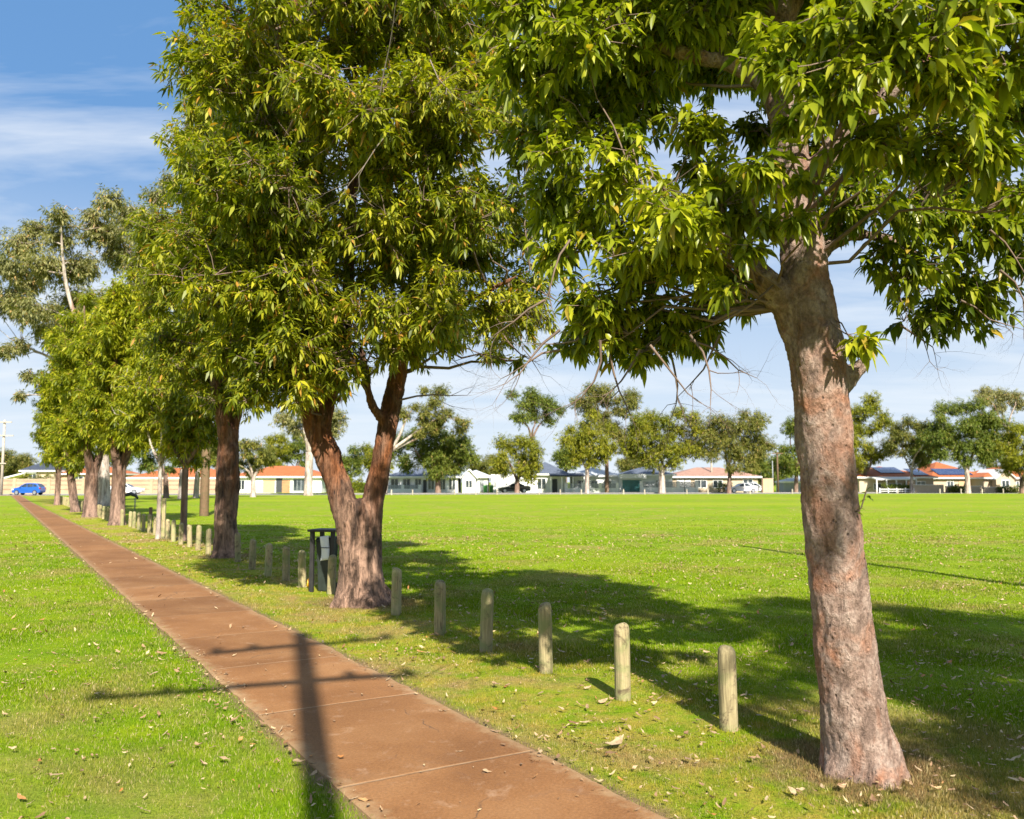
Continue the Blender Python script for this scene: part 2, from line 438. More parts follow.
def build_ground():
    # one sheet: fine and gently uneven near, coarse to the horizon
    xs = np.concatenate([[-3000, -1200, -500, -200, -100, -60, -40], np.linspace(-26, 26, 105), [40, 60, 100, 200, 500, 1200, 3000]])
    ys = np.concatenate([[-600, -100, -30, -10], np.linspace(-2, 50, 131), [60, 80, 120, 200, 500, 1200, 4000]])
    X, Y = np.meshgrid(xs, ys)
    Z = np.zeros_like(X)
    for i in range(X.shape[0]):
        for j in range(X.shape[1]):
            x, y = X[i, j], Y[i, j]
            if abs(x) < 30 and -3 < y < 52:
                l = x * PR[0] + y * PR[1]
                k = min(1, max(0, max(1.3 - l, l - 3.0) / .8))
                Z[i, j] = mnoise.noise(Vector((x * .8, y * .8, 0))) * .02 * k * min(1, (30 - abs(x)) / 5) - .002 * (1 - k)
    V = np.stack([X, Y, Z], -1).reshape(-1, 3)
    ny, nx = X.shape
    i, j = np.meshgrid(np.arange(ny - 1), np.arange(nx - 1), indexing='ij')
    a = (i * nx + j).ravel()
    loops = np.stack([a, a + 1, a + nx + 1, a + nx], 1)
    me = fast_mesh('ground', V, loops, np.full(len(a), 4), None, True)
    tag(link('ground', me, M['ground']), 'flat bright green lawn reaching across the park', None, kind='structure')
build_ground()

def l_edges(s):
    k = min(1, max(0, (s - 8) / 100))
    return 1.575 - .33 * k, 2.79 - .62 * min(1, max(0, (s - 8) / 70))
TRUNKS = [(*ground(862, 768)[:2], .34), (*ground(362, 602)[:2], .5), (*ground(225, 556)[:2], .5)]
BOLP = [(729, 729), (623, 700), (546, 673), (486, 651), (440, 635), (396, 615)]
def build_grass():
    bands = [(3.3, 5.5, 15000, .019), (5.5, 8, 8500, .021), (8, 12, 3800, .026), (12, 18, 1700, .023), (18, 46, 480, .021)]
    PX, PY, HH, WW = [], [], [], []
    for d0, d1, dens, h in bands:
        area = .69 * (d1 * d1 - d0 * d0)
        n = int(area * dens)
        y = np.sqrt(RNG.random(n) * (d1 * d1 - d0 * d0) + d0 * d0); x = RNG.uniform(-.69, .69, n) * y
        PX.append(x); PY.append(y); HH.append(h * RNG.uniform(.5, 1.35, n)); WW.append(np.full(n, max(.0022, .00042 * (d0 + d1) / 2)) * RNG.uniform(.7, 1.5, n))
    x = np.concatenate(PX); y = np.concatenate(PY); h = np.concatenate(HH); w = np.concatenate(WW)
    s = x * PD[0] + y * PD[1]; l = x * PR[0] + y * PR[1]
    k = np.clip((s - 8) / 100, 0, 1); k2 = np.clip((s - 8) / 70, 0, 1)
    e1 = 1.575 - .33 * k; e2 = 2.79 - .62 * k2
    j = RNG.normal(0, .035, len(x)) + .03 * np.sin(s * 7) * np.sin(s * 2.3) + .03 * np.sin(s * 17 + 1) * np.sin(s * 3.1)
    keep = (l < e1 - .015 + j) | (l > e2 + .02 + j)
    near_edge = ((l > e1 - .12) & (l < e1 + .1)) | ((l > e2 - .1) & (l < e2 + .16))
    keep &= ~(near_edge & (RNG.random(len(x)) < .45))
    for (px_, py_) in BOLP:
        q_ = ground(px_, py_); d_ = np.hypot(x - q_[0], y - q_[1]); h = np.where((d_ < .13) & (RNG.random(len(x)) < .5), h * 1.9, h); keep &= d_ > .05
    # thin patches
    th = np.sin(x * 2.1 + 1.3 * np.sin(y * 1.7)) * np.sin(y * 2.3 + x) + .5 * np.sin(x * 5.1 + y * 3.3)
    keep &= ~((th > .8) & (RNG.random(len(x)) < .6))
    keep &= ~((y > 16) & (RNG.random(len(x)) > np.clip(1 - (y - 16) / 30, 0, 1) ** 1.6))
    ver = (l > 2.7) & (l < 4.3)
    keep &= ~(ver & (RNG.random(len(x)) < .25))
    h = np.where(ver, h * .8, h)
    h *= 1 + .2 * np.sin(x * 3.3 + y) * np.sin(y * 2.9 - x * .7)
    for tx, ty, tr in TRUNKS:
        dd = np.hypot(x - tx, y - ty)
        keep &= dd > tr * .55
        h = np.where((dd < tr * 1.15) & (RNG.random(len(x)) < .25), h * 2.2, h)
    x, y, h, w = x[keep], y[keep], h[keep], w[keep]
    n = len(x)
    az = RNG.uniform(0, 2 * np.pi, n); lean = RNG.uniform(.1, .9, n) * h; la = RNG.uniform(0, 2 * np.pi, n)
    V = np.zeros((n, 3, 3))
    V[:, 0, 0] = x - np.cos(az) * w; V[:, 0, 1] = y - np.sin(az) * w
    V[:, 1, 0] = x + np.cos(az) * w; V[:, 1, 1] = y + np.sin(az) * w
    V[:, 0, 2] = V[:, 1, 2] = -.008
    V[:, 2, 0] = x + np.cos(la) * lean; V[:, 2, 1] = y + np.sin(la) * lean; V[:, 2, 2] = h
    me = fast_mesh('grass', V.reshape(-1, 3), np.arange(n * 3), np.full(n, 3), {'rnd': RNG.random(n)})
    tag(link('grass', me, M['blades']), 'short green lawn grass blades on both sides of the footpath', 'grass', kind='stuff')
build_grass()

# ------------------------------------------------------------------ footpath
def path_mat():
    m, nt, b = mat('path_surface')
    pos = N(nt, 'ShaderNodeNewGeometry').outputs['Position']
    sx = N(nt, 'ShaderNodeSeparateXYZ'); nt.links.new(pos, sx.inputs[0])
    s = math_(nt, 'ADD', math_(nt, 'MULTIPLY', sx.outputs[0], float(PD[0])), math_(nt, 'MULTIPLY', sx.outputs[1], float(PD[1])))
    n1 = noise(nt, pos, 1.1, 5, .6, .4); n2 = noise(nt, pos, 60, 4, .8); n3 = noise(nt, pos, 7, 5, .7, .5)
    c = ramp(nt, [(.32, (.18, .080, .028)), (.5, (.225, .104, .038)), (.7, (.275, .14, .058))], n1).outputs[0]
    c = mixc(nt, c, ramp(nt, [(.35, (.7, .68, .66)), (.65, (1.22, 1.22, 1.22))], n2).outputs[0], .75, 'MULTIPLY')
    c = mixc(nt, c, (.44, .30, .20), maprange(nt, n3, .58, .8, 0, .5))
    l = math_(nt, 'ADD', math_(nt, 'MULTIPLY', sx.outputs[0], float(PR[0])), math_(nt, 'MULTIPLY', sx.outputs[1], float(PR[1])))
    le = maprange(nt, s, 8., 108., 1.575, 1.245); re_ = maprange(nt, s, 8., 78., 2.79, 2.17)
    ed = math_(nt, 'MINIMUM', math_(nt, 'SUBTRACT', l, le), math_(nt, 'SUBTRACT', re_, l))
    ed = math_(nt, 'ADD', ed, math_(nt, 'MULTIPLY', math_(nt, 'SUBTRACT', noise(nt, pos, 9, 5, .75), .5), .35))
    c = mixc(nt, c, (.33, .225, .12), maprange(nt, ed, .0, .11, .6, 0.))
    stn = noise(nt, pos, 2.6, 6, .7, 1.2)
    c = mixc(nt, c, (.11, .065, .045), maprange(nt, stn, .57, .72, 0, .3))
    cr = N(nt, 'ShaderNodeTexVoronoi', Scale=.55, feature='DISTANCE_TO_EDGE'); wv = N(nt, 'ShaderNodeVectorMath', operation='ADD'); nt.links.new(pos, wv.inputs[0])
    nz = N(nt, 'ShaderNodeTexNoise', Scale=3., Detail=5.); nt.links.new(pos, nz.inputs['Vector']); sc3 = N(nt, 'ShaderNodeVectorMath', operation='SCALE'); nt.links.new(nz.outputs[1], sc3.inputs[0]); sc3.inputs['Scale'].default_value = .35
    nt.links.new(sc3.outputs[0], wv.inputs[1]); nt.links.new(wv.outputs[0], cr.inputs['Vector'])
    c = mixc(nt, c, (.07, .045, .03), math_(nt, 'MULTIPLY', maprange(nt, cr.outputs[0], .001, .004, .7, 0.), maprange(nt, n1, .5, .56)))
    vs = N(nt, 'ShaderNodeTexVoronoi', Scale=150.); nt.links.new(pos, vs.inputs['Vector'])
    c = mixc(nt, c, (.42, .33, .26), maprange(nt, vs.outputs[0], .05, .16, .6, 0.))
    # tooled joints every 1.62 m, with a slight wobble, filled with pale sand
    sw = math_(nt, 'ADD', s, math_(nt, 'MULTIPLY', math_(nt, 'SUBTRACT', n3, .5), .012))
    fr = math_(nt, 'ABSOLUTE', math_(nt, 'SUBTRACT', math_(nt, 'FRACT', math_(nt, 'DIVIDE', math_(nt, 'ADD', sw, 1.28 + 16.2), 1.62)), .5))
    jn = maprange(nt, fr, .004, .010, 1., 0.)
    c = mixc(nt, c, (.34, .225, .13), math_(nt, 'MULTIPLY', jn, maprange(nt, n3, .35, .65, .25, .85)))
    # each slab differs a little
    slab = math_(nt, 'FLOOR', math_(nt, 'ADD', math_(nt, 'DIVIDE', math_(nt, 'ADD', s, 1.28 + 16.2), 1.62), .5))
    wn = N(nt, 'ShaderNodeTexWhiteNoise'); wn.noise_dimensions = '1D'; nt.links.new(slab, wn.inputs['W'])
    hv = N(nt, 'ShaderNodeHueSaturation'); nt.links.new(c, hv.inputs['Color']); nt.links.new(maprange(nt, wn.outputs[0], 0, 1, .88, 1.12), hv.inputs['Value'])
    nt.links.new(hv.outputs[0], b.inputs['Base Color'])
    b.inputs['Roughness'].default_value = .85; b.inputs['Specular IOR Level'].default_value = .25
    bump(nt, b, math_(nt, 'SUBTRACT', math_(nt, 'ADD', n2, math_(nt, 'MULTIPLY', n3, .5)), math_(nt, 'MULTIPLY', jn, 2.)), .5, .006)
    return m
M['path'] = path_mat()
def build_path():
    vs, fs = [], []
    ss = list(np.arange(-3, 30, .12)) + list(np.arange(30, 118.5, 1.))
    for s in ss:
        a, b = l_edges(s)
        a += .02 * mnoise.noise(Vector((s * 1.3, 1, 0))) + .018 * mnoise.noise(Vector((s * 6, 5, 0))); b += .028 * mnoise.noise(Vector((s * 1.3, 9, 0))) + .022 * mnoise.noise(Vector((s * 6, 3, 0)))
        for l, z in ((a, -.03), (a + .004, .010), (a + .03, .014), ((a + b) / 2, .017), (b - .03, .014), (b - .004, .010), (b, -.03)):
            x, y = pf(s, l); vs.append((x, y, z))
    for i in range(len(ss) - 1):
        for k in range(6):
            q = i * 7 + k; fs.append((q, q + 1, q + 8, q + 7))
    me = bpy.data.meshes.new('footpath'); me.from_pydata(vs, [], fs); me.update()
    tag(link('footpath', me, M['path']), 'long red brown concrete footpath with pale joints crossing the park', None, kind='structure')
build_path()

# ------------------------------------------------------------------ street beyond the park
M['asphalt'] = plain('asphalt', (.10, .098, .095), .9, .15, 2, bmp=.3)
M['kerb'] = plain('kerb', (.30, .28, .25), .8, .1, 2)
M['redverge'] = plain('red_paving', (.30, .13, .08), .9, .15, 1.5)
M['walk'] = plain('walk', (.33, .27, .22), .9, .12, 1)
def strip(name, pts0, pts1, z0, z1, m, label):
    mb = MB(); n = len(pts0)
    for i in range(n - 1):
        a, b, c, d = pts0[i], pts0[i + 1], pts1[i + 1], pts1[i]
        mb.add([(*a, z0), (*b, z0), (*c, z0), (*d, z0), (*a, z1), (*b, z1), (*c, z1), (*d, z1)],
               [(4, 5, 6, 7), (0, 1, 5, 4), (2, 3, 7, 6)])
    tag(mb.build(name, m), label, None, kind='structure')
def road_y(u): return 100.5 + (u + 62) * .155 if u < 60 else 119.4
US = [-170, -62, 0, 60, 170]
strip('kerb', [(u, road_y(u)) for u in US], [(u, road_y(u) + .2) for u in US], -.1, .03, M['kerb'], 'pale concrete kerb along the near side of the road')
strip('road', [(u, road_y(u) + .2) for u in US], [(u, road_y(u) + 7.5) for u in US], -.05, .012, M['asphalt'], 'grey asphalt suburban road beyond the park')
strip('far_kerb', [(u, road_y(u) + 7.5) for u in US], [(u, road_y(u) + 7.7) for u in US], -.1, .10, M['kerb'], 'pale concrete kerb on the house side of the road')
strip('pavement', [(u, road_y(u) + 7.7) for u in US], [(u, road_y(u) + 9.6) for u in US], -.1, .09, M['walk'], 'pale paved footway in front of the houses')
strip('path_apron', [(-70, 98.2), (-56, 99.6)], [(-70, 99.2), (-56, 100.7)], -.05, .022, M['redverge'], 'red paved strip where the footpath meets the road')

# ================================================================== TREES OF THE ROW
G_ROW = 'row of park trees beside the footpath'
# --- the big trunk on the right
def t1():
    b = ground(862, 770); d0 = b[1]
    def q(px, py, d=None): return at(px, py, d0 if d is None else d)
    main = [b + np.array([0, 0, -.12]), q(861, 752), q(856, 728), q(850, 690), q(842, 620), q(836, 560), q(829, 490), q(823, 420), q(817, 360), q(808, 310), q(802, 250), q(794, 190), q(786, 110), q(780, 40), q(776, -60), q(790, -200, 5.), q(780, -330, 5.1)]
    mr = [.25, .215, .190, .172, .163, .158, .155, .153, .158, .155, .130, .105, .095, .085, .075, .055, .03]
    left = [q(812, 350), q(786, 308), q(764, 278, 4.8), q(742, 255, 4.9), q(705, 235, 5.0), q(650, 215, 5.1)]
    lr = [.11, .09, .072, .052, .035, .02]
    arm = [q(792, 150), q(765, 85, 4.85), q(735, 66, 4.9), q(690, 55, 4.9), q(640, 40, 5.0)]
    ar = [.07, .058, .05, .045, .03]
    rt = [q(796, 200), q(830, 150, 4.8), q(870, 110, 4.7), q(930, 60, 4.6), q(1000, 20, 4.5)]
    rr = [.07, .055, .05, .04, .025]
    up = [q(780, 30), q(830, -80, 5.1), q(900, -200, 5.2)]
    up2 = [q(780, 20), q(720, -100, 5.2), q(640, -230, 5.4)]
    stub = [q(835, 395), q(848, 378), q(858, 368), q(864, 360)]
    burl = [q(822, 330, d0 - .10), q(824, 322, d0 - .14)]
    burl2 = [q(842, 444, d0 - .08), q(846, 438, d0 - .1)]
    rbk = [q(812, 260), q(850, 235, 5.2), q(900, 245, 5.5), q(960, 290, 5.6), q(1000, 320, 5.7)]
    rootl = [b + np.array([0, 0, .12]), b + np.array([-.15, -.06, .02]), b + np.array([-.22, -.10, -.06])]
    rootr = [b + np.array([0, 0, .12]), b + np.array([.14, -.08, .02]), b + np.array([.20, -.12, -.06])]
    rootf = [b + np.array([0, 0, .12]), b + np.array([.03, -.2, .0]), b + np.array([.05, -.28, -.07])]
    limbs = [(main, mr), (left, lr), (arm, ar), (rt, rr), (up, [.07, .05, .03]), (up2, [.07, .05, .03]), (stub, [.06, .055, .045, .03]),
             (burl, [.07, .05]), (burl2, [.05, .04]), (rbk, [.05, .04, .03, .022, .014]), (rootl, [.16, .09, .04]), (rootr, [.16, .09, .04]), (rootf, [.16, .09, .04])]
    cl = []
    def c(px, py, d, r, h=None):
        if px < 770 and d < 4.9: d += .8; r *= 1.15
        cl.append((at(px, py, d), r, RNG.uniform(.2, .9) if h is None else h))
    # front clumps, sunlight painted in as a mostly lighter leaf tone
    for a in [(610, 175, 4.1, .24, .9), (665, 200, 3.9, .26, .95), (720, 190, 3.9, .24, .8), (770, 170, 4.0, .2, .7), (640, 250, 4.0, .24, .9), (700, 262, 4.0, .22, .9),
              (590, 215, 4.3, .2, .8), (600, 300, 4.3, .22, .7), (660, 310, 4.4, .2, .6), (690, 240, 3.8, .18, 1.), (745, 215, 3.95, .18, .8), (620, 345, 4.6, .16, .4), (575, 345, 4.5, .14, .5),
              (560, 150, 4.2, .22, .7), (555, 250, 4.4, .18, .6),
              (840, 90, 3.8, .25, .7), (895, 60, 3.7, .26, .8), (955, 80, 3.7, .25, .8), (1010, 60, 3.8, .25, .8), (870, 140, 4.0, .24, .6), (930, 150, 4.1, .24, .5), (990, 150, 4.0, .24, .7), (830, 30, 3.9, .24, .6),
              (1035, 190, 4.2, .24, .4), (880, 10, 3.7, .26, .6), (960, 10, 3.6, .26, .7), (1030, 0, 3.7, .26, .6),
              (640, 25, 4.1, .26, .6), (580, 40, 4.0, .28, .6), (690, 20, 4.0, .26, .7), (740, -10, 3.9, .24, .6), (520, 60, 4.3, .26, .5), (560, 100, 4.5, .24, .5), (600, 110, 4.6, .22, .3), (520, 0, 4.2, .28, .5), (620, 80, 4.5, .2, .4)]: c(*a)
    for a in [(700, 330, 4.6, .2, .5), (745, 290, 4.5, .16, .5), (650, 335, 4.5, .22, .6), (600, 330, 4.4, .2, .6), (540, 200, 4.5, .2, .5), (800, 215, 4.2, .12, .7), (770, 60, 4.1, .2, .5), (700, 130, 4.1, .2, .8), (820, 95, 4.0, .2, .7)]: c(*a)
    # back and right clumps, crown shade painted in as darker leaf tone
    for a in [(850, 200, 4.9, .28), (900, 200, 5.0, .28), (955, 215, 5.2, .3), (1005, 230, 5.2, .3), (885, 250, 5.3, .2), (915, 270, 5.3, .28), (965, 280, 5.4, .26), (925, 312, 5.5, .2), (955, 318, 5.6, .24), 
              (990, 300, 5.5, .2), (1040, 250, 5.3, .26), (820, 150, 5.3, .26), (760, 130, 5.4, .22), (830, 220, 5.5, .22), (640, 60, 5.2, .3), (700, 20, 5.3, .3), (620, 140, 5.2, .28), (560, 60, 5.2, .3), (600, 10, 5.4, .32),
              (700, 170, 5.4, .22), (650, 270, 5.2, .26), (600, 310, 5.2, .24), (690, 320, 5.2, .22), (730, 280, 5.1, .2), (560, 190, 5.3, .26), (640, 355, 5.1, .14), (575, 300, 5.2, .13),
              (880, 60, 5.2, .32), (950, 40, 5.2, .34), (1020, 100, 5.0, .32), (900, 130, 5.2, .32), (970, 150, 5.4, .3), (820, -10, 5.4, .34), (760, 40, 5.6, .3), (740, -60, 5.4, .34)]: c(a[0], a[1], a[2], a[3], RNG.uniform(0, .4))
    for a in [(745, 250, 4.35, .13, .8), (705, 225, 4.3, .16, .9), (762, 225, 4.4, .12, .7), (725, 285, 4.4, .12, .6), (670, 215, 4.2, .16, 1.), (790, 120, 4.3, .14, .7), (770, 30, 4.3, .18, .6), (800, 180, 4.4, .11, .5)]: cl.append((at(*a[:3]), a[3], a[4]))
    for a in [(545, 130, 5.9, .3), (590, 60, 6.0, .34), (640, 110, 6.1, .26), (560, 210, 6.0, .26), (720, 60, 6.2, .34), (700, 215, 6.1, .24), (830, 40, 6.2, .34), (900, 30, 6.2, .36), (980, 90, 6.0, .34), (620, 230, 6.2, .24), (860, 170, 6.1, .28), (930, 190, 6.2, .3), (1010, 200, 6.1, .3)]: cl.append((at(*a[:3]), a[3], RNG.uniform(0, .3)))  # deep fill clumps, inner shade put into their dark leaf tone
    # the crown above the picture
    k = 0
    while k < 100:
        p = np.array([1.85, 5.5, 5.8]) + rand_unit(1)[0] * RNG.uniform(.35, 1) ** .5 * np.array([2.35, 2.1, 1.75])
        if p[2] < 4.35 + max(0, p[1] - 4.5) * .25 or p[1] < 3.5: continue
        cl.append((p, RNG.uniform(.32, .5), RNG.uniform(.2, .9))); k += 1
    # epicormic tuft on the stub, and a small one low on the trunk
    cl.append((at(864, 345, d0 - .22), .11, 1.)); cl.append((at(855, 338, d0 - .25), .10, 1.))
    def ex(tw, base):
        for px, py, d, dr in [(600, 340, 4.5, (-.2, 0, -1)), (650, 345, 4.7, (.3, 0, -.6)), (690, 335, 4.6, (.2, 0, -.5)), (640, 350, 5.0, (-.4, 0, -.5)), (560, 350, 5.2, (-.8, 0, -.2)), (610, 355, 5.2, (.2, 0, -.9)), (720, 335, 5.0, (-.3, 0, -.8)), (670, 350, 5.3, (-.1, 0, -1)), (545, 300, 5.1, (-.7, 0, -.3)), (690, 340, 5.0, (.6, .1, -.3)), (560, 330, 4.6, (-.6, 0, -.7)),
                              (900, 325, 5.5, (.5, 0, -.2)), (960, 300, 5.3, (.8, 0, -.4)), (990, 230, 5.0, (.6, 0, -.6)), (1000, 270, 5.0, (.4, 0, -.7)), (880, 250, 5.3, (.2, 0, -.6)), (570, 240, 4.8, (-.5, 0, -.5)), (590, 330, 5.1, (-.7, 0, -.3))]:
            twig_fan(tw, at(px, py, d) - base, dr, .46, .0085, 3)
    r = tree('shade_tree', 'big leaning shade tree nearest the camera with smooth pinkish grey trunk', 'tree', b, limbs, cl,
             dict(noattach=(stub, burl, burl2, rootl, rootr, rootf), azmin=2.55, br=.62, dens=47, n=10, L=.092, w=.215, droop=.45, bend=.38, t=T_FINE, mat='leaf_near', step=.08, tr=.0022), bark='bark_near', remesh=(.013, .016, 11.), trunk_n=20, extra=ex, group=G_ROW, seed=2.)
    # leafy sprout low on the trunk
    tw = MB(); s0 = q(853, 512) - b
    pts = [s0 + np.array([-.05, -.1, -.05]), s0 + np.array([.0, -.12, .03]), s0 + np.array([.03, -.12, .12])]
    tw.tube(pts, .004, 5); sp = tw.build('sprout', M['twig'], r)
    P, D, L, hu = cluster_leaves(np.array([pts[2], pts[1]]), np.array([[0, 0, 1.], [.5, 0, .6]]), np.array([.2, .3]), 5, .05)
    link('sprout_leaves', leaf_mesh('sprout_leaves', P, D, L, L * .2, .4, hu, T_FINE), M['leaf_near'], sp)
t1()

def env_clumps(center, radii, n, r, zlo, hue=(.1, .95), reject=None):
    out = []
    tries = 0
    while len(out) < n and tries < n * 60:
        tries += 1
        dv = rand_unit(1)[0]; t = RNG.uniform(.12, 1) ** .45
        p = np.array(center) + dv * t * np.array(radii)
        if p[2] < zlo: continue
        if reject is not None and reject(p): continue
        if any(np.linalg.norm(p - o[0]) < r[0] * .7 for o in out): continue
        out.append((p, RNG.uniform(*r), RNG.uniform(*hue)))
    return out

def t2():
    b = ground(362, 604); d0 = b[1]
    def q(px, py, d=None): return at(px, py, d0 if d is None else d)
    trunk = [b + np.array([0, 0, -.15]), q(362, 596), q(361, 575), q(361, 545), q(360, 520), q(358, 500)]
    tr = [.46, .35, .29, .275, .28, .24]
    left = [q(352, 540), q(343, 500), q(330, 462), q(316, 425), q(305, 392), q(290, 330), q(276, 240, 11.1), q(276, 150, 11.), q(292, 50, 11.), q(300, -60, 11.)]
    lr = [.19, .175, .165, .16, .15, .12, .10, .085, .065, .04]
    right = [q(370, 535), q(374, 495), q(382, 455), q(390, 415), q(398, 375), q(406, 320), q(420, 250, 11.5), q(430, 150, 11.6), q(425, 30, 11.6), q(420, -60, 11.7)]
    rr = [.165, .15, .14, .13, .115, .10, .09, .075, .055, .04]
    mid = [q(322, 440), q(328, 400, 11.3), q(345, 330, 11.5), q(350, 240, 11.8), q(355, 120, 11.9), q(350, -50, 12.)]
    br1 = [q(388, 425), q(372, 405, 11.1), q(366, 380, 11.), q(360, 340, 10.9)]
    rt = [q(402, 360), q(440, 320, 11.2), q(490, 290, 11.1), q(530, 270, 11.)]
    limbs = [(trunk, tr), (left, lr), (right, rr), (mid, [.12, .11, .09, .08, .06, .03]), (br1, [.08, .07, .055, .03]), (rt, [.07, .055, .04, .02])]
    for a in (-2.4, -1.2, .1, 1.3, 2.6, 3.9):
        limbs.append(([b + np.array([0, 0, .30]), b + np.array([math.cos(a) * .34, math.sin(a) * .34, .05]), b + np.array([math.cos(a) * .48, math.sin(a) * .48, -.09])], [.18, .11, .04]))
    sc_ = 11.3
    def rej(p):
        px = 512 + p[0] / p[1] * 850; py = 482 - (p[2] - 1.6) / p[1] * 850
        if px > 555: return True
        if py > 345 and px > 460: return True
        if py > 365 and 345 < px <= 460: return True
        if py > 385: return True
        return False
    cl = env_clumps((-1.95, 11.5, 6.3), (2.6, 2.3, 4.3), 185, (.42, .6), 2.8, reject=rej)
    for px, py, d, r in [(250, 395, 10.6, .35), (300, 385, 10.4, .4), (340, 370, 10.5, .35), (225, 350, 10.7, .45), (400, 350, 10.6, .3), (450, 330, 10.8, .4), (490, 310, 11, .4), (530, 320, 11.3, .25), (520, 360, 11.4, .16), (490, 355, 11.2, .2), (290, 340, 10., .45), (370, 310, 9.9, .45), (440, 280, 10.2, .4), (265, 290, 10.1, .45)]:
        cl.append((at(px, py, d), r, RNG.uniform(.3, 1)))
    def ex(tw, base):
        for px, py, d, dr in [(420, 330, 11, (.5, -.2, -.4)), (450, 340, 11, (.5, -.2, -.2)), (470, 300, 11, (.8, -.2, -.5)), (500, 330, 11.2, (.6, -.1, -.6)), (520, 280, 11.2, (.6, 0, -.4)), (400, 400, 11.2, (.8, -.1, .2))]:
            twig_fan(tw, at(px, py, d) - base, dr, .9, .015, 3)
    r = tree('shade_tree', 'second shade tree from the camera, thick forked trunk with orange brown bark', 'tree', b, limbs, cl,
             dict(dens=29, n=12, L=.128, w=.15, droop=.45, bend=.3, t=T_MID, mat='leaf_row', step=.15, tr=.004, tstep=2), bark='bark_orange', remesh=(.03, .035, 6.), trunk_n=18, extra=ex, group=G_ROW, seed=5.)
    tw = MB()
    for px, py, d, dr in [(380, 95, 9.2, (.3, -.1, .5)), (360, 110, 9.4, (-.4, -.1, .3)), (390, 130, 9.2, (.1, 0, -.8)), (430, 60, 9.2, (.4, 0, -.8)), (350, 90, 9.3, (-.3, 0, -.7))]:
        twig_fan(tw, at(px, py, d) - b, dr, 1.0, .009, 4)
    tw.build('dead_twigs', M['twig_grey'], r, smooth=True)
t2()

def row_tree(px, py, top_py, half_px, label, zlo=2.2, lean=0., tr=.26, forks=3, n=60, leafL=.17, dens=9., nleaf=10, crown_px=None, matn='leaf_row', seed=0., bark='bark_row', tmpl=T_MID, rc=(.45, .7), fork_h=2.0, name='shade_tree', group=G_ROW, yr=None, remesh=None, hue=(.1, .95), twigs=True, rej=None):
    b = ground(px, py); d = b[1]; sc_ = 850 / d
    top = (482 - top_py) / sc_ + 1.6
    cx = ((crown_px if crown_px is not None else px) - 512) / sc_
    rx = half_px / sc_
    fz = fork_h
    limbs = [([b + np.array([0, 0, -.15]), b + np.array([0, 0, .12]), b + np.array([lean * .3, 0, .6]), b + np.array([lean, 0, fz])], [tr * 1.55, tr * 1.15, tr, tr * .92])]
    for k in range(forks):
        a = 2 * math.pi * k / forks + seed
        e = np.array([cx + math.cos(a) * rx * .45, d + math.sin(a) * rx * .45, top - 1.2])
        s = b + np.array([lean, 0, fz - .35])
        limbs.append(([s, s * .72 + e * .28 + np.array([math.cos(a) * .25, math.sin(a) * .25, -.1]), s * .45 + e * .55, e], [tr * .68, tr * .5, tr * .33, tr * .1]))
    cl = env_clumps((cx, d, (top + zlo) / 2), (rx * .85, (yr or rx) * .85, (top - zlo) / 2 * .9), n, rc, zlo, hue=hue, reject=rej)
    return tree(name, label, 'tree', b, limbs, cl, dict(dens=dens, n=nleaf, L=leafL, w=.14, droop=.4, bend=.3, t=tmpl, mat=matn, step=.2, tr=.006, tstep=3, twigs=twigs),
                bark=bark, group=group, seed=seed, remesh=remesh, trunk_n=14)

row_tree(225, 557, 30, 92, 'third shade tree along the footpath, straight pink and dark trunk, just before the bin', zlo=2.45, tr=.25, n=165, crown_px=222, dens=21, leafL=.145, seed=1.3, rej=lambda p: 512 + p[0] / p[1] * 850 < 172 and 482 - (p[2] - 1.6) / p[1] * 850 < 215, remesh=(.045, .045, 4.5), fork_h=2.4, yr=2.0, forks=2, bark='bark_orange')
row_tree(117, 525, 250, 50, 'fourth large shade tree along the footpath with a dark forked trunk', zlo=1.9, tr=.26, n=115, crown_px=125, dens=14, leafL=.22, seed=2.2, matn='leaf_far_row', fork_h=2.2)
row_tree(90, 517, 282, 42, 'shade tree with a thick pinkish trunk just beyond the dark forked one', zlo=1.8, tr=.29, n=100, crown_px=90, dens=13, leafL=.22, seed=.4, matn='leaf_far_row', fork_h=2.0)
row_tree(75, 512, 300, 36, 'shade tree with a leaning trunk, second last of the footpath row', zlo=1.8, tr=.21, n=90, crown_px=72, dens=11, leafL=.25, seed=4.4, matn='leaf_far_row', lean=-.3, fork_h=1.9)
row_tree(57, 505, 335, 24, 'last and farthest shade tree of the footpath row near the blue car', zlo=1.9, tr=.18, n=80, crown_px=58, dens=9, leafL=.28, seed=3.1, matn='leaf_far_row', fork_h=2.3)
row_tree(158, 539, 300, 46, 'slim pale trunked young tree tied beside a pale stake', zlo=1.85, tr=.062, n=50, crown_px=163, dens=15, leafL=.17, seed=5.1, matn='leaf_far_row', fork_h=2.4, bark='bark_pale', rc=(.4, .55))
row_tree(183, 541, 330, 40, 'slim dark trunked young tree between the bollards', zlo=1.95, tr=.09, n=45, crown_px=190, dens=14, leafL=.17, seed=5.9, fork_h=2.4, bark='bark_brown', rc=(.4, .55))
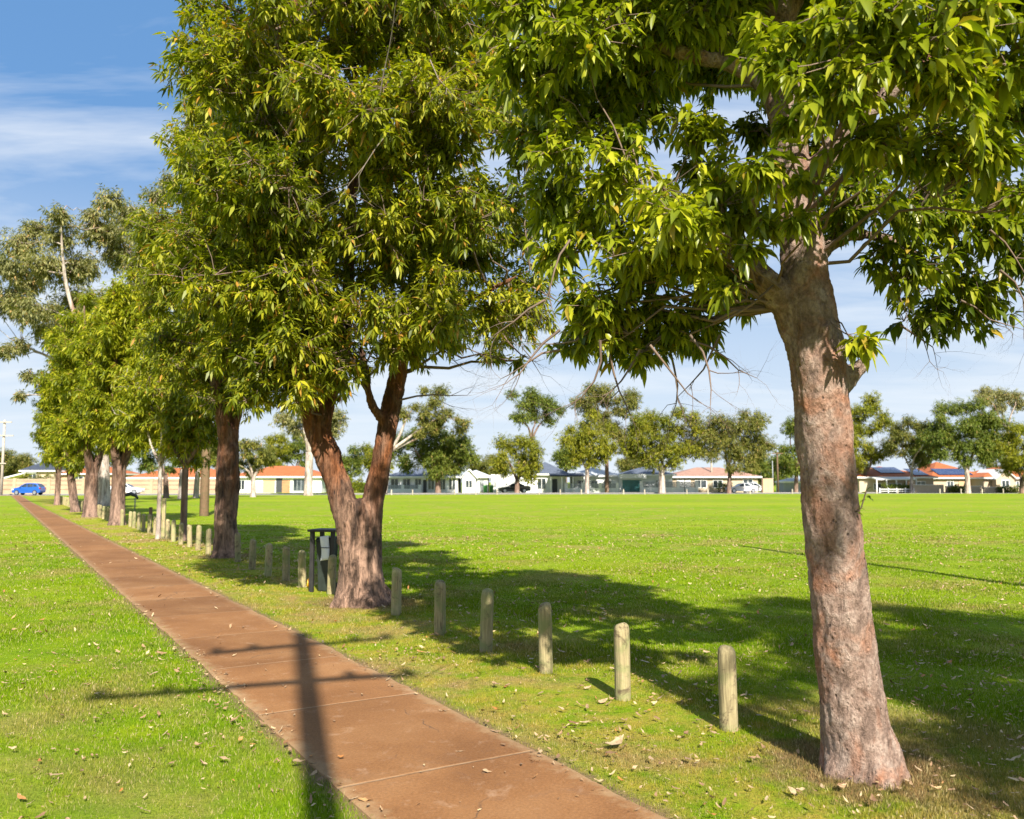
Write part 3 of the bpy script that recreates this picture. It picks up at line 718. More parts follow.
# the next tree of the row stands right of and behind the camera; only its shade is in the picture
def t0():
    b = np.array([6.3, -2.0, 0.])
    limbs = [([b, b + np.array([0, 0, 2.]), b + np.array([-.2, 0, 4.5]), b + np.array([0, 0, 8])], [.32, .25, .2, .06]),
             ([b + np.array([0, 0, 2.2]), b + np.array([.8, .5, 4.5]), b + np.array([1.2, .8, 7])], [.16, .12, .05])]
    cl = env_clumps((6.7, -1.4, 6.3), (2.9, 2.7, 3.9), 130, (.5, .7), 2.7, reject=lambda p: p[1] > .2 and abs(p[0]) < p[1] * .64 + .9)
    tree('shade_tree', 'shade tree just outside the right edge shading the grass there', 'tree', b, limbs, cl, dict(dens=16, n=11, L=.17, w=.15, t=T_LOW, mat='leaf_row', tstep=4), group=G_ROW)
t0()

# ------------------------------------------------------------------ tall gums behind the row
def gum(base_px, base_py, clumps, label, matn='leaf_gum', seed=0., tr=.4, dens=3.2, L=.3, name='gum_tree', bark='bark_pale', n=9, dvar=2.5, group=None, br=1.2, nforks=3):
    b = ground(base_px, base_py); d = b[1]
    cl = [(at(c[0], c[1], d + RNG.uniform(-dvar, dvar)), c[2] / 850 * d, c[3] if len(c) > 3 else RNG.uniform(.1, .9)) for c in clumps]
    cen = np.mean([c[0] for c in cl], axis=0); top = max(c[0][2] for c in cl)
    low = min(c[0][2] for c in cl)
    fz = max(1.6, low * .75)
    limbs = [([b + np.array([0, 0, -.2]), b + np.array([0, 0, .4]), b + (cen - b) * .12 * np.array([1, 1, 0]) + np.array([0, 0, fz])], [tr * 1.3, tr, tr * .8])]
    order = sorted(range(len(cl)), key=lambda i: cl[i][0][0])
    for k in range(nforks):
        i = order[min(len(order) - 1, int((k + .5) / nforks * len(order)))]
        e = cl[i][0].copy()
        s = limbs[0][0][-1]
        limbs.append(([s - np.array([0, 0, .3]), s * .65 + e * .35 + RNG.normal(0, .2, 3), s * .3 + e * .7 + RNG.normal(0, .3, 3), e], [tr * .6, tr * .42, tr * .28, tr * .1]))
    return tree(name, label, 'tree', b, limbs, cl, dict(dens=dens, n=n, L=L, w=.14, droop=.6, bend=.3, t=T_LOW, mat=matn, step=.6, twigs=False, br=br), bark=bark, twig='twig_grey' if bark == 'bark_pale' else 'twig', group=group, trunk_n=8, seed=seed)
gum(104, 506, [(22, 245, 24), (8, 300, 24), (45, 265, 24), (60, 235, 20), (75, 300, 22), (100, 230, 24), (120, 255, 24), (130, 215, 20), (150, 240, 20), (158, 195, 16), (170, 180, 12), (30, 310, 22), (50, 330, 20), (5, 350, 13), (28, 375, 10), (22, 345, 12), (110, 200, 16), (85, 265, 20), (140, 290, 20), (-15, 270, 20), (36, 228, 14), (95, 300, 18), (-20, 320, 18), (168, 225, 16), (60, 215, 14), (75, 270, 20), (115, 235, 20), (140, 262, 20), (95, 215, 14), (30, 280, 22), (10, 265, 18), (60, 315, 20), (145, 215, 16), (20, 395, 8)],
    'tall grey green gum tree rising behind the left end of the footpath row', dens=9.5, L=.34, tr=.42, seed=1., dvar=3)

def round_clumps(cx, cy, rx, ry, n, r):
    out = []
    t = 0
    while len(out) < n and t < 500:
        t += 1
        a = RNG.uniform(0, 6.28); k = RNG.uniform(0, 1) ** .5
        x, y = cx + math.cos(a) * rx * k, cy + math.sin(a) * ry * k
        if any(math.hypot(x - o[0], y - o[1]) < r * .7 for o in out): continue
        out.append((x, y, r * RNG.uniform(.75, 1.25)))
    return out
G_FAR = 'park trees along the far side of the field'
far = [
 # px, py, clumps, label, mat, tr, bark
 (438, 493.5, round_clumps(432, 452, 42, 22, 24, 11), 'broad low green tree with dark trunk in front of the left white house', 'leaf_green', .42, 'bark_brown'),
 (384, 494, round_clumps(425, 408, 34, 22, 12, 9) + round_clumps(440, 425, 30, 14, 8, 8), 'airy pale limbed gum leaning right above the broad low tree', 'leaf_olive', .45, 'bark_pale'),
 (517, 493.5, round_clumps(518, 455, 22, 22, 14, 10), 'bushy yellow green tree in front of the parked black car', 'leaf_yellow', .36, 'bark_brown'),
 (531, 492.5, round_clumps(525, 405, 24, 14, 10, 9) + round_clumps(548, 415, 14, 14, 5, 8), 'taller rounded green tree showing above the bushy yellow green one', 'leaf_green', .3, 'bark_brown'),
 (587, 493.5, round_clumps(590, 438, 24, 25, 16, 10), 'yellow green tree with pinkish forked trunk left of the tall dark slim one', 'leaf_yellow', .33, 'bark_pale'),
 (607, 493, round_clumps(608, 402, 30, 18, 14, 10) + round_clumps(612, 430, 18, 14, 5, 9), 'tall slim dark trunked tree with high open crown near the middle', 'leaf_olive', .32, 'bark_brown'),
 (662, 493.5, round_clumps(666, 437, 42, 26, 28, 11), 'wide domed yellow green tree with short thick pink trunk', 'leaf_yellow', .5, 'bark_pale'),
 (729, 493.5, round_clumps(736, 440, 32, 30, 24, 10), 'conical mid green tree in front of the brown roofed house', 'leaf_olive', .34, 'bark_brown'),
 (796, 492.5, round_clumps(800, 448, 22, 28, 14, 10), 'dark green tree half hidden behind the big near trunk, on its left', 'leaf_green', .35, 'bark_brown'),
 (866, 492.5, round_clumps(866, 432, 24, 36, 22, 10), 'dense green tree just right of the big near trunk', 'leaf_yellow', .32, 'bark_brown'),
 (912, 493, round_clumps(916, 444, 26, 24, 18, 9), 'thin trunked olive tree in front of the solar panelled roof', 'leaf_olive', .24, 'bark_pale'),
 (968, 493.5, round_clumps(965, 432, 38, 30, 28, 11), 'large full green tree with pale trunk in front of the orange roofs', 'leaf_green', .4, 'bark_pale'),
 (1012, 492, round_clumps(1000, 400, 20, 16, 8, 9), 'sparse tall brownish tree behind the large full green one', 'leaf_gum', .28, 'bark_pale'),
 (1022, 493.5, round_clumps(1022, 450, 28, 26, 18, 10), 'green tree cut by the right edge of the picture', 'leaf_yellow', .34, 'bark_brown'),
 (253, 497, round_clumps(250, 455, 22, 16, 12, 9), 'small gum with a slanting white trunk before the orange roofed house', 'leaf_olive', .3, 'bark_pale'),
 (308, 495.5, round_clumps(312, 415, 34, 24, 14, 11), 'tall gum with thick pale trunk seen through the forked tree', 'leaf_gum', .55, 'bark_pale'),
 (166, 498, round_clumps(160, 455, 24, 14, 10, 9), 'green tree with a dark trunk beside the white parked car', 'leaf_green', .3, 'bark_brown'),
 (181, 499, round_clumps(186, 450, 20, 14, 9, 9), 'tree with a pinkish flared trunk among the left far trees', 'leaf_far_row', .32, 'bark_pale'),
 (196, 498, round_clumps(206, 448, 20, 16, 9, 9), 'tree with a pale stout trunk right of the pink flared one', 'leaf_olive', .3, 'bark_pale'),
]
for i, (px, py, cl, lab, mt, tr, bk) in enumerate(far):
    d = ground(px, py)[1]
    gum(px, py, cl, lab, mt, seed=i, tr=tr * 1.0, dens=7.5, L=.36, name='park_tree', bark=bk, n=8, dvar=1.6, group=G_FAR, br=1.0)
# trees behind the houses
back = [(-2, 160, 466, 15, 14, 'leaf_olive', 'olive tree behind the utility pole at the far left'), (18, 165, 466, 12, 12, 'leaf_olive', 'brownish round tree behind the cream wall at the far left'),
        (276, 158, 452, 14, 16, 'leaf_yellow', 'yellow green tree behind the left orange roof'), (297, 162, 450, 12, 15, 'leaf_green', 'darker tree behind the left orange roof next to the thick pale trunk'),
        (486, 170, 466, 16, 9, 'leaf_olive', 'low olive tree between the white gable and the bushy tree'), (566, 168, 457, 10, 9, 'leaf_green', 'small round tree behind the slate roofed house'),
        (632, 172, 464, 14, 8, 'leaf_olive', 'brownish tree behind the blue roofed house'), (350, 172, 462, 14, 14, 'leaf_green', 'green tree seen through the fork of the forked tree'), (377, 170, 458, 16, 14, 'leaf_yellow', 'green tree right behind the forked trunk'),
        (760, 165, 468, 12, 12, 'leaf_green', 'dark bushy tree beside the brown roofed house'), (780, 150, 470, 12, 16, 'leaf_green', 'dark shrubby tree behind the tan cabinet'), (930, 168, 450, 18, 16, 'leaf_green', 'green tree behind the right orange roofs, left of the full one'),
        (998, 170, 450, 18, 15, 'leaf_olive', 'olive tree behind the cream gable on the right'), (112, 168, 468, 20, 14, 'leaf_green', 'green tree behind the cream wall beyond the row'), (215, 160, 458, 18, 16, 'leaf_green', 'green tree behind the brick house'), (448, 175, 458, 18, 14, 'leaf_olive', 'olive tree behind the left white house')]
for px, d, cy, rx, ry, mt, lab in back:
    base_py = 482 + 1360 / d
    gum(px, base_py, round_clumps(px, cy, rx, ry, 9, 8), lab, mt, dens=6, L=.45, name='garden_tree', bark='bark_brown', n=7, tr=.25, dvar=1.5, group='garden trees behind the houses')

# ================================================================== BOLLARDS, POSTS, BIN
def timber(name, c1, c2, green):
    m, nt, b = mat(name)
    tc = N(nt, 'ShaderNodeTexCoord').outputs['Object']; oi = N(nt, 'ShaderNodeObjectInfo').outputs['Random']
    ad = N(nt, 'ShaderNodeVectorMath', operation='ADD'); nt.links.new(tc, ad.inputs[0])
    cb = N(nt, 'ShaderNodeCombineXYZ'); nt.links.new(math_(nt, 'MULTIPLY', oi, 37.), cb.inputs[0]); nt.links.new(math_(nt, 'MULTIPLY', oi, 11.), cb.inputs[2]); nt.links.new(cb.outputs[0], ad.inputs[1])
    mp = N(nt, 'ShaderNodeMapping'); nt.links.new(ad.outputs[0], mp.inputs[0]); mp.inputs['Scale'].default_value = (1, 1, .05)
    g = noise(nt, mp.outputs[0], 70, 5, .7); p = noise(nt, ad.outputs[0], 5, 4, .6, .5)
    c = ramp(nt, [(.3, c1), (.65, c2)], g).outputs[0]
    c = mixc(nt, c, green, maprange(nt, p, .45, .65, 0, .75))
    c = mixc(nt, c, (.09, .062, .04), maprange(nt, noise(nt, ad.outputs[0], 7, 4, .7, 1.), .55, .68, 0, .8))
    hv = N(nt, 'ShaderNodeHueSaturation'); nt.links.new(c, hv.inputs['Color']); nt.links.new(maprange(nt, oi, 0, 1, .82, 1.15), hv.inputs['Value'])
    nt.links.new(hv.outputs[0], b.inputs['Base Color']); b.inputs['Roughness'].default_value = .85; b.inputs['Specular IOR Level'].default_value = .2
    bump(nt, b, g, .8, .01)
    return m
M['timber'] = timber('weathered_timber', (.19, .15, .08), (.45, .37, .20), (.21, .24, .09))
M['timber_brown'] = timber('brown_timber', (.12, .07, .04), (.22, .14, .085), (.12, .10, .05))
M['timber_pale'] = timber('pale_timber', (.40, .33, .26), (.60, .52, .43), (.42, .38, .30))
def bollard_mesh(seed, h=.585, r=.0605):
    rs = np.random.default_rng(seed)
    n = 28; vs = []; fs = []
    prof = [(-.12, 1), (0.0, 1), (.1, .995), (h * .4, .99), (h * .7, .985), (h - .065, .98), (h - .042, .93), (h - .022, .82), (h - .008, .62), (h - .001, .32)]
    ph = rs.uniform(0, 6, 3)
    for z, k in prof:
        for i in range(n):
            a = 2 * math.pi * i / n
            rr = r * k * (1 + .02 * math.sin(2 * a + ph[0]) + .012 * math.sin(5 * a + ph[1] + z * 3) + .006 * math.sin(11 * a + ph[2]))
            vs.append((rr * math.cos(a), rr * math.sin(a), z + .006 * math.cos(a + ph[1]) * (z > .3)))
    m_ = len(prof)
    fs = [(i * n + k, i * n + (k + 1) % n, (i + 1) * n + (k + 1) % n, (i + 1) * n + k) for i in range(m_ - 1) for k in range(n)]
    fs.append(tuple((m_ - 1) * n + k for k in range(n)))
    me = bpy.data.meshes.new('bollard'); me.from_pydata(vs, [], fs); me.update()
    me.polygons.foreach_set('use_smooth', [True] * len(me.polygons)); me.materials.append(M['timber'])
    return me
BM = [bollard_mesh(i) for i in range(5)]
bl = [((729, 729), 'round topped timber bollard nearest the camera, just left of the big near trunk', .915),
      ((623, 700), 'timber bollard second from the big near trunk, standing in full sun', .96),
      ((546, 673), 'timber bollard third from the big near trunk, top in shade', 1.),
      ((486, 651), 'timber bollard fourth from the big near trunk, dark stained head', 1.),
      ((440, 635), 'timber bollard fifth from the big near trunk, second right of the forked tree', .97),
      ((396, 615), 'timber bollard just right of the forked orange barked trunk', .96),
      ((331, 594), 'timber bollard between the dark bin and the forked trunk', .95),
      ((302, 587), 'timber bollard just left of the dark bin', .95),
      ((286, 581), 'timber bollard second left of the dark bin', .95),
      ((268, 576), 'timber bollard third left of the dark bin', .95),
      ((252, 570), 'grey timber bollard second right of the straight pink trunk', .95),
      ((238, 562), 'timber bollard touching the right side of the straight pink trunk', 1.)]
GB = 'timber bollards along the footpath row'
for i, ((px, py), lab, hs) in enumerate(bl):
    g = ground(px, py)
    o = link('bollard', BM[i % 5], None); o.location = (g[0], g[1], 0)
    o.rotation_euler = (R(RNG.normal(0, 1.0)), R(RNG.normal(0, 1.0)), RNG.uniform(0, 6)); o.scale = (1, 1, hs)
    tag(o, lab, 'bollard', GB)
s = 20.0; k = 0
while s < 76:
    if not any(abs(s - t) < .45 for t in (26.35, 25.06)) or True:
        x, y = pf(s, 4.06 + RNG.normal(0, .02) - (.15 if s > 34 else 0))
        o = link('bollard', BM[k % 5], None); o.location = (x, y, 0); o.rotation_euler = (R(RNG.normal(0, 1)), R(RNG.normal(0, 1)), RNG.uniform(0, 6)); o.scale = (1, 1, RNG.uniform(.93, 1.02))
        if s < 25: lab = 'timber bollard in the close run between the straight pink trunk and the slim young trees'
        elif s < 35: lab = 'timber bollard in the run between the slim young trees and the dark forked trunk'
        else: lab = 'small timber bollard in the distant run beyond the dark forked trunk'
        tag(o, lab, 'bollard', 'close run of bollards' if s < 25 else 'middle run of bollards' if s < 35 else 'distant run of bollards')
    s += 1.12; k += 1
def post(name, px, py, top_py, wpx, m, label, cat, square=False, lean=0.):
    g = ground(px, py); d = g[1]; h = 1.6 - (top_py - 482) / 850 * d; r = wpx / 2 / 850 * d
    mb = MB()
    if square: mb.box(-r, r, -r * .8, r * .8, -.1, h); 
    else: mb.tube([(0, 0, -.1), (0, 0, h * .5), (lean, 0, h)], [r * 1.05, r, r * .92], 14)
    o = mb.build(name, m, None, not square, .008, loc=(g[0], g[1], 0))
    if not square:
        for p in o.data.polygons:
            if len(p.vertices) > 4: p.use_smooth = False
    tag(o, label, cat); return o
post('tree_stake', 163, 539, 498, 3.4, M['timber'], 'pale square stake standing against the slim pale young tree', 'stake', True)
post('charred_post', 150, 532, 507, 3.6, M['timber_brown'], 'dark rusty brown post left of the pale stake', 'post')
post('timber_pole', 204, 516, 370, 8.5, M['timber_brown'], 'thick brown timber pole standing out on the grass left of the pink trunk', 'pole')

def wheelie_bin():
    g = ground(326.5, 591)
    r = empty('litter_bin', (g[0], g[1], 0), R(-14)); tag(r, 'dark rubbish bin in an open post frame beside the forked trunk', 'bin'); r.scale = (.82, .82, .97)
    DK = plain('bin_dark', (.022, .03, .024), .5, .3, 8); FR = plain('bin_frame', (.02, .019, .018), .6, .3, 9)
    mb = MB()
    prof = [(.0, .105, .10), (.02, .115, .11), (.45, .135, .13), (.74, .15, .145), (.76, .155, .15)]
    vs = []
    for z, a, b in prof: vs += [(-a, -b, z), (a, -b, z), (a, b, z), (-a, b, z)]
    fs = [(i * 4 + k, i * 4 + (k + 1) % 4, i * 4 + 4 + (k + 1) % 4, i * 4 + 4 + k) for i in range(4) for k in range(4)] + [(3, 2, 1, 0), (16, 17, 18, 19)]
    mb.add(vs, fs); mb.build('body', DK, r, bevel=.012)
    l = MB(); l.add([(-.165, -.17, .765), (.165, -.17, .765), (.165, .16, .765), (-.165, .16, .765), (-.14, -.13, .81), (.14, -.13, .81), (.14, .14, .82), (-.14, .14, .82)],
          [(3, 2, 1, 0), (4, 5, 6, 7), (0, 1, 5, 4), (1, 2, 6, 5), (2, 3, 7, 6), (3, 0, 4, 7)]); l.build('lid', DK, r, bevel=.01)
    for x in (-.1, .1):
        w = MB(); w.tube([(x - .02, .15, .06), (x + .02, .15, .06)], .06, 16); w.build('wheel', FR, r)
    for x in (-.2, .2):
        for y in (-.19, .19):
            p = MB(); p.box(x - .036, x + .036, y - .03, y + .03, -.05, .90); p.build('post', FR, r, bevel=.004)
    t = MB(); t.box(-.27, .27, -.26, .26, .90, .935); t.build('frame_top', FR, r, bevel=.008)
    # white sheet hung on the front
    n = MB(); vs = []; nx, nz = 6, 10
    for i in range(nx + 1):
        for j in range(nz + 1):
            u = i / nx; v = j / nz
            vs.append((-.02 + .16 * u + .012 * math.sin(v * 5), -.222 + .012 * math.sin(u * 5 + v * 4), .47 + .36 * v + .02 * u))
    fs = [(i * (nz + 1) + j, (i + 1) * (nz + 1) + j, (i + 1) * (nz + 1) + j + 1, i * (nz + 1) + j + 1) for i in range(nx) for j in range(nz)]
    n.add(vs, fs); o = n.build('notice_sheet', plain('white_sheet', (.72, .74, .76), .5, .06, 10), r, True)
    sm = o.modifiers.new('s', 'SOLIDIFY'); sm.thickness = .004
    st = MB(); st.box(-.03, .15, -.24, -.232, .66, .672); st.build('strap', FR, r)
wheelie_bin()
def litter():
    g = ground(310, 588)
    mb = MB(); vs = []; rs = np.random.default_rng(3)
    for i in range(5):
        for j in range(9):
            t = i / 4; a = j / 9 * 6.283; r = .055 * math.sin(.5 + t * 2.3) * rs.uniform(.7, 1.2)
            vs.append((r * math.cos(a), r * math.sin(a), .005 + t * .15))
    fs = [(i * 9 + k, i * 9 + (k + 1) % 9, (i + 1) * 9 + (k + 1) % 9, (i + 1) * 9 + k) for i in range(4) for k in range(9)] + [tuple(range(36, 45))]
    mb.add(vs, fs)
    tag(mb.build('crumpled_wrapper', plain('wrapper', (.85, .40, .02), .4, .2, 20), loc=(g[0], g[1], 0)), 'small orange yellow crumpled wrapper on the grass by the bin', 'litter')
litter()
def fountain():
    g = ground(128, 511); r = empty('drinking_fountain', (g[0], g[1], 0), R(10)); tag(r, 'small dark drinking fountain with curved basin on the grass beyond the far bollards', 'fountain')
    m = plain('fountain_metal', (.05, .05, .055), .45, .2, 6, metal=.3)
    mb = MB(); mb.tube([(-.42, 0, 0), (-.42, 0, .5)], .10, 12); mb.tube([(-.42, 0, .5), (-.42, 0, .58)], [.14, .12], 12); mb.build('post', m, r, True)
    mb = MB(); mb.tube([(.35, 0, 0), (.35, 0, .72)], .035, 10); mb.build('post', M['kerb'], r, True)
    mb = MB(); mb.tube([(-.5, 0, .62), (-.25, 0, .86), (.1, 0, .95), (.38, 0, .84), (.5, 0, .68)], [.05, .09, .11, .09, .05], 10); mb.build('basin', m, r, True)
fountain()

# ------------------------------------------------------------------ poles whose shadows fall in the picture
def power_pole(name, base, h, arms, label, r0=.15, r1=.10):
    r = empty(name, (base[0], base[1], 0)); tag(r, label, 'pole')
    mb = MB(); mb.tube([(0, 0, -.3), (0, 0, h / 2), (0, 0, h)], [r0, (r0 + r1) / 2, r1], 18); mb.build('pole', M['timber_brown'], r, True)
    for z, off, L, ang in arms:
        c, s_ = math.cos(ang), math.sin(ang)
        a = MB(); x0, x1 = off - L / 2, off + L / 2
        a.tube([(x0 * c, x0 * s_, z), (x1 * c, x1 * s_, z)], .065, 4); ob = a.build('crossarm', M['timber_brown'], r)
        for t in (.03, .22, .78, .97):
            x = x0 + L * t
            i_ = MB(); i_.tube([(x * c, x * s_, z + .04), (x * c, x * s_, z + .1), (x * c, x * s_, z + .2)], [.03, .055, .03], 10); i_.build('insulator', M['kerb'], ob, True)
    return r
tan = math.tan(R(SUN_EL)); SD = np.array([math.sin(R(SUN_AZ)), math.cos(R(SUN_AZ))])
tipg = ground(301, 634)[:2]; hp = 9.5
pb = tipg - SD * hp / tan
def zarm(y_px, x_px):
    g = ground(x_px, y_px)[:2]; return float(np.dot(g - pb, SD)) * tan
power_pole('power_pole', pb, hp, [(zarm(646, 301), .03, 1.8, R(29)), (zarm(683, 301), -.35, 2.5, R(19))], 'timber power pole behind the camera that throws the cross shaped shadow on the path', .10, .085)
tip2 = ground(733, 545)[:2]; b2 = tip2 - SD * 10.5 / tan
power_pole('light_pole', b2, 10.5, [], 'tall pole outside the right edge that throws a thin shadow over the field', .12, .085)

# ================================================================== LEAF LITTER
def litter_leaf_mesh(seed, curl):
    rs = np.random.default_rng(seed); n = 7; vs = []; L = 1.
    for i in range(n):
        t = i / (n - 1); w = .19 * math.sin(math.pi * min(1, t * 1.02) ** .8) + .004
        z = curl * (t - .5) ** 2 + .02
        tw = rs.normal(0, .03)
        bend = .16 * math.sin(t * 2.5 + seed)
        for k, zz in ((-1, .10 * curl + tw), (0, 0), (1, .10 * curl - tw)):
            vs.append(((t - .5) * L, bend + k * w, z + zz))
    vs.append((-.78, -.03 * seed % .1, .06))
    fs = [(i * 3 + k, (i + 1) * 3 + k, (i + 1) * 3 + k + 1, i * 3 + k + 1) for i in range(n - 1) for k in range(2)]
    fs += [(0, 1, 21)]
    return np.array(vs), fs
def deadleaf():
    m, nt, b = mat('dead_leaf')
    oi = N(nt, 'ShaderNodeObjectInfo').outputs['Random']; a = N(nt, 'ShaderNodeAttribute', attribute_name='rnd').outputs['Fac']
    v = math_(nt, 'FRACT', math_(nt, 'ADD', oi, a))
    c = ramp(nt, [(0, (.20, .115, .06)), (.35, (.34, .215, .115)), (.65, (.44, .32, .19)), (.88, (.50, .38, .20)), (.94, (.42, .17, .04)), (1, (.15, .09, .05))], v).outputs[0]
    tc = N(nt, 'ShaderNodeTexCoord').outputs['Object']
    c = mixc(nt, c, (.5, .42, .38), maprange(nt, noise(nt, tc, 6, 3), .5, .65, 0, .6), 'MULTIPLY')
    nt.links.new(c, b.inputs['Base Color']); b.inputs['Roughness'].default_value = .55; b.inputs['Specular IOR Level'].default_value = .4
    return m
M['dead_leaf'] = deadleaf()
LV = [litter_leaf_mesh(i, (.05, .15, .3, .12, .5)[i]) for i in range(5)]
LM = []
for vs, fs in LV:
    me = bpy.data.meshes.new('fallen_leaf'); me.from_pydata([tuple(v) for v in vs], [], fs); me.update(); me.materials.append(M['dead_leaf'])
    me.polygons.foreach_set('use_smooth', [True] * len(me.polygons)); LM.append(me)
def build_litter():
    pts = []
    def accept(x, y):
        s_ = x * PD[0] + y * PD[1]; l = x * PR[0] + y * PR[1]
        a, b = l_edges(s_)
        if a < l < b: return .5 if (l > b - .14 or l < a + .1) else .075
        if l >= b: return .9 if l < 5.2 else .6
        if a - .25 < l: return .9
        return .30
    n = 0
    zone = lambda x, y: (lambda l, e: 0 if l < e[0] else 1 if l < e[1] else 2 if l < 4.1 else 3)(x * PR[0] + y * PR[1], l_edges(x * PD[0] + y * PD[1]))
    labs = ['dry tan fallen leaf lying on the near lawn left of the footpath', 'dry fallen leaf lying on the red footpath near the camera', 'dry tan fallen leaf on the near verge between footpath and bollards', 'dry pale fallen leaf on the near grass beyond the bollards']
    grs = ['fallen leaves on the left lawn', 'fallen leaves on the footpath', 'fallen leaves on the verge', 'fallen leaves beyond the bollards']
    while n < 285:
        y = RNG.uniform(3.7 ** 2, 8.2 ** 2) ** .5; x = RNG.uniform(-.62, .62) * y
        if RNG.random() > accept(x, y): continue
        if min(math.hypot(x - t[0], y - t[1]) for t in TRUNKS) < .33: continue
        z = zone(x, y)
        o = link('fallen_leaf', LM[n % 5], None)
        o.location = (x, y, .018 if z == 1 else .03 + .008 * RNG.random()); sL = RNG.uniform(.038, .08) * (1.3 if RNG.random() < .1 else 1)
        o.scale = (sL, sL, sL); o.rotation_euler = (RNG.normal(0, .25) if z != 1 else 0, RNG.normal(0, .25) if z != 1 else 0, RNG.uniform(0, 6.28))
        tag(o, labs[z], 'leaf', grs[z]); n += 1
    g = ground(614, 748)
    o = link('fallen_leaf', LM[4], None); o.location = (g[0], g[1], .035); o.scale = (.16, .19, .13); o.rotation_euler = (.1, -.1, .5)
    tag(o, 'large pale crumpled leaf lying alone on the verge below the sunlit bollards', 'leaf')
    # the rest
    n = 19000
    y = np.concatenate([RNG.uniform(8.2 ** 2, 26 ** 2, n) ** .5, RNG.uniform(26 ** 2, 60 ** 2, 7000) ** .5, RNG.uniform(3.6 ** 2, 8.2 ** 2, 11000) ** .5]); x = RNG.uniform(-.66, .66, len(y)) * y
    keep = np.array([RNG.random() < accept(a, b) * (1 if b > 8.2 else .8) for a, b in zip(x, y)])
    cl = np.sin(x * .9 + 1) * np.sin(y * .7) + .6 * np.sin(x * 2.3 - y * 1.1)
    keep &= RNG.random(len(x)) < np.clip(.55 + .5 * cl, .12, 1)
    x, y = x[keep], y[keep]; n = len(x)
    Vs, Ls, Ss, At = [], [], [], []
    off = 0
    for i in range(n):
        vs, fs = LV[i % 5]
        L = RNG.uniform(.03, .07) * (RNG.uniform(.3, .8) if y[i] < 8.2 else 1) * (1.2 if y[i] > 20 else 1); a = RNG.uniform(0, 6.28); c, s_ = math.cos(a), math.sin(a)
        tx, ty = RNG.normal(0, .35, 2)
        v = vs * L
        w = np.stack([x[i] + v[:, 0] * c - v[:, 1] * s_, y[i] + v[:, 0] * s_ + v[:, 1] * c, .027 + v[:, 2] + v[:, 0] * tx + v[:, 1] * ty], 1)
        Vs.append(w)
        for f in fs: Ls.extend([q + off for q in f]); Ss.append(len(f))
        At.extend([RNG.random()] * len(fs)); off += len(vs)
    me = fast_mesh('leaf_litter', np.concatenate(Vs), np.array(Ls), np.array(Ss), {'rnd': np.array(At)})
    tag(link('leaf_litter', me, M['dead_leaf']), 'scattered dry leaf litter over the lawn and field', 'leaf litter', kind='stuff')
build_litter()

# ================================================================== HOUSES
def tile_mat(name, c, band=3.2, var=.2):
    m, nt, b = mat(name)
    tc = N(nt, 'ShaderNodeTexCoord').outputs['Object']
    w = N(nt, 'ShaderNodeTexWave', Scale=band, Distortion=.3); w.bands_direction = 'Z'; nt.links.new(tc, w.inputs[0])
    n = noise(nt, tc, 1.6, 5, .7)
    r = ramp(nt, [(.3, tuple(x * (1 - var) for x in c)), (.7, tuple(x * (1 + var) for x in c))], n).outputs[0]
    r = mixc(nt, r, (.62, .58, .56), math_(nt, 'MULTIPLY', maprange(nt, w.outputs[0], .0, .35, 1., 0.), .5), 'MULTIPLY')
    nt.links.new(r, b.inputs['Base Color']); b.inputs['Roughness'].default_value = .75; b.inputs['Specular IOR Level'].default_value = .3
    return m
M['roof_orange'] = tile_mat('roof_orange', (.40, .12, .04))
M['roof_slate'] = tile_mat('roof_slate', (.10, .12, .165))
M['roof_dark'] = tile_mat('roof_dark', (.05, .06, .085))
M['roof_brown'] = tile_mat('roof_brown', (.34, .20, .15))
M['roof_metal'] = tile_mat('roof_metal', (.50, .53, .56), 6, .08)
M['white'] = plain('white_render', (.83, .83, .82), .7, .06, 1.2)
M['cream'] = plain('cream_render', (.50, .40, .28), .8, .1, 1.2)
M['greyw'] = plain('grey_render', (.34, .36, .39), .7, .08, 1.2)
M['trim'] = plain('white_trim', (.78, .77, .74), .5, .04, 3)
M['dark'] = plain('dark_metal', (.045, .05, .055), .5, .2, 4)
M['fencegrey'] = plain('fence_grey', (.30, .32, .34), .5, .15, 4)
M['wood'] = plain('wood_panel', (.40, .21, .10), .6, .2, 3)
M['tan'] = plain('tan_panel', (.60, .38, .21), .6, .08, 3)
def brick_mat(name, c1, c2, mortar, scale=4.):
    m, nt, b = mat(name)
    tc = N(nt, 'ShaderNodeTexCoord').outputs['Object']
    mp = N(nt, 'ShaderNodeMapping'); nt.links.new(tc, mp.inputs[0]); mp.inputs['Rotation'].default_value = (R(90), 0, 0)
    br = N(nt, 'ShaderNodeTexBrick', Scale=scale); nt.links.new(mp.outputs[0], br.inputs['Vector'])
    br.inputs['Color1'].default_value = (*c1, 1); br.inputs['Color2'].default_value = (*c2, 1); br.inputs['Mortar'].default_value = (*mortar, 1)
    br.inputs['Mortar Size'].default_value = .015
    c = mixc(nt, br.outputs[0], ramp(nt, [(.3, (.8, .8, .8)), (.7, (1.1, 1.1, 1.1))], noise(nt, tc, .8, 4)).outputs[0], 1., 'MULTIPLY')
    nt.links.new(c, b.inputs['Base Color']); b.inputs['Roughness'].default_value = .9
    return m
M['brick_cream'] = brick_mat('brick_cream', (.50, .35, .22), (.43, .29, .18), (.45, .36, .28))
M['brick_red'] = brick_mat('brick_red', (.27, .13, .09), (.22, .10, .07), (.35, .28, .24))
m_, nt_, b_ = mat('glass'); b_.inputs['Base Color'].default_value = (.035, .045, .055, 1); b_.inputs['Roughness'].default_value = .08; b_.inputs['Specular IOR Level'].default_value = .8; M['glass'] = m_
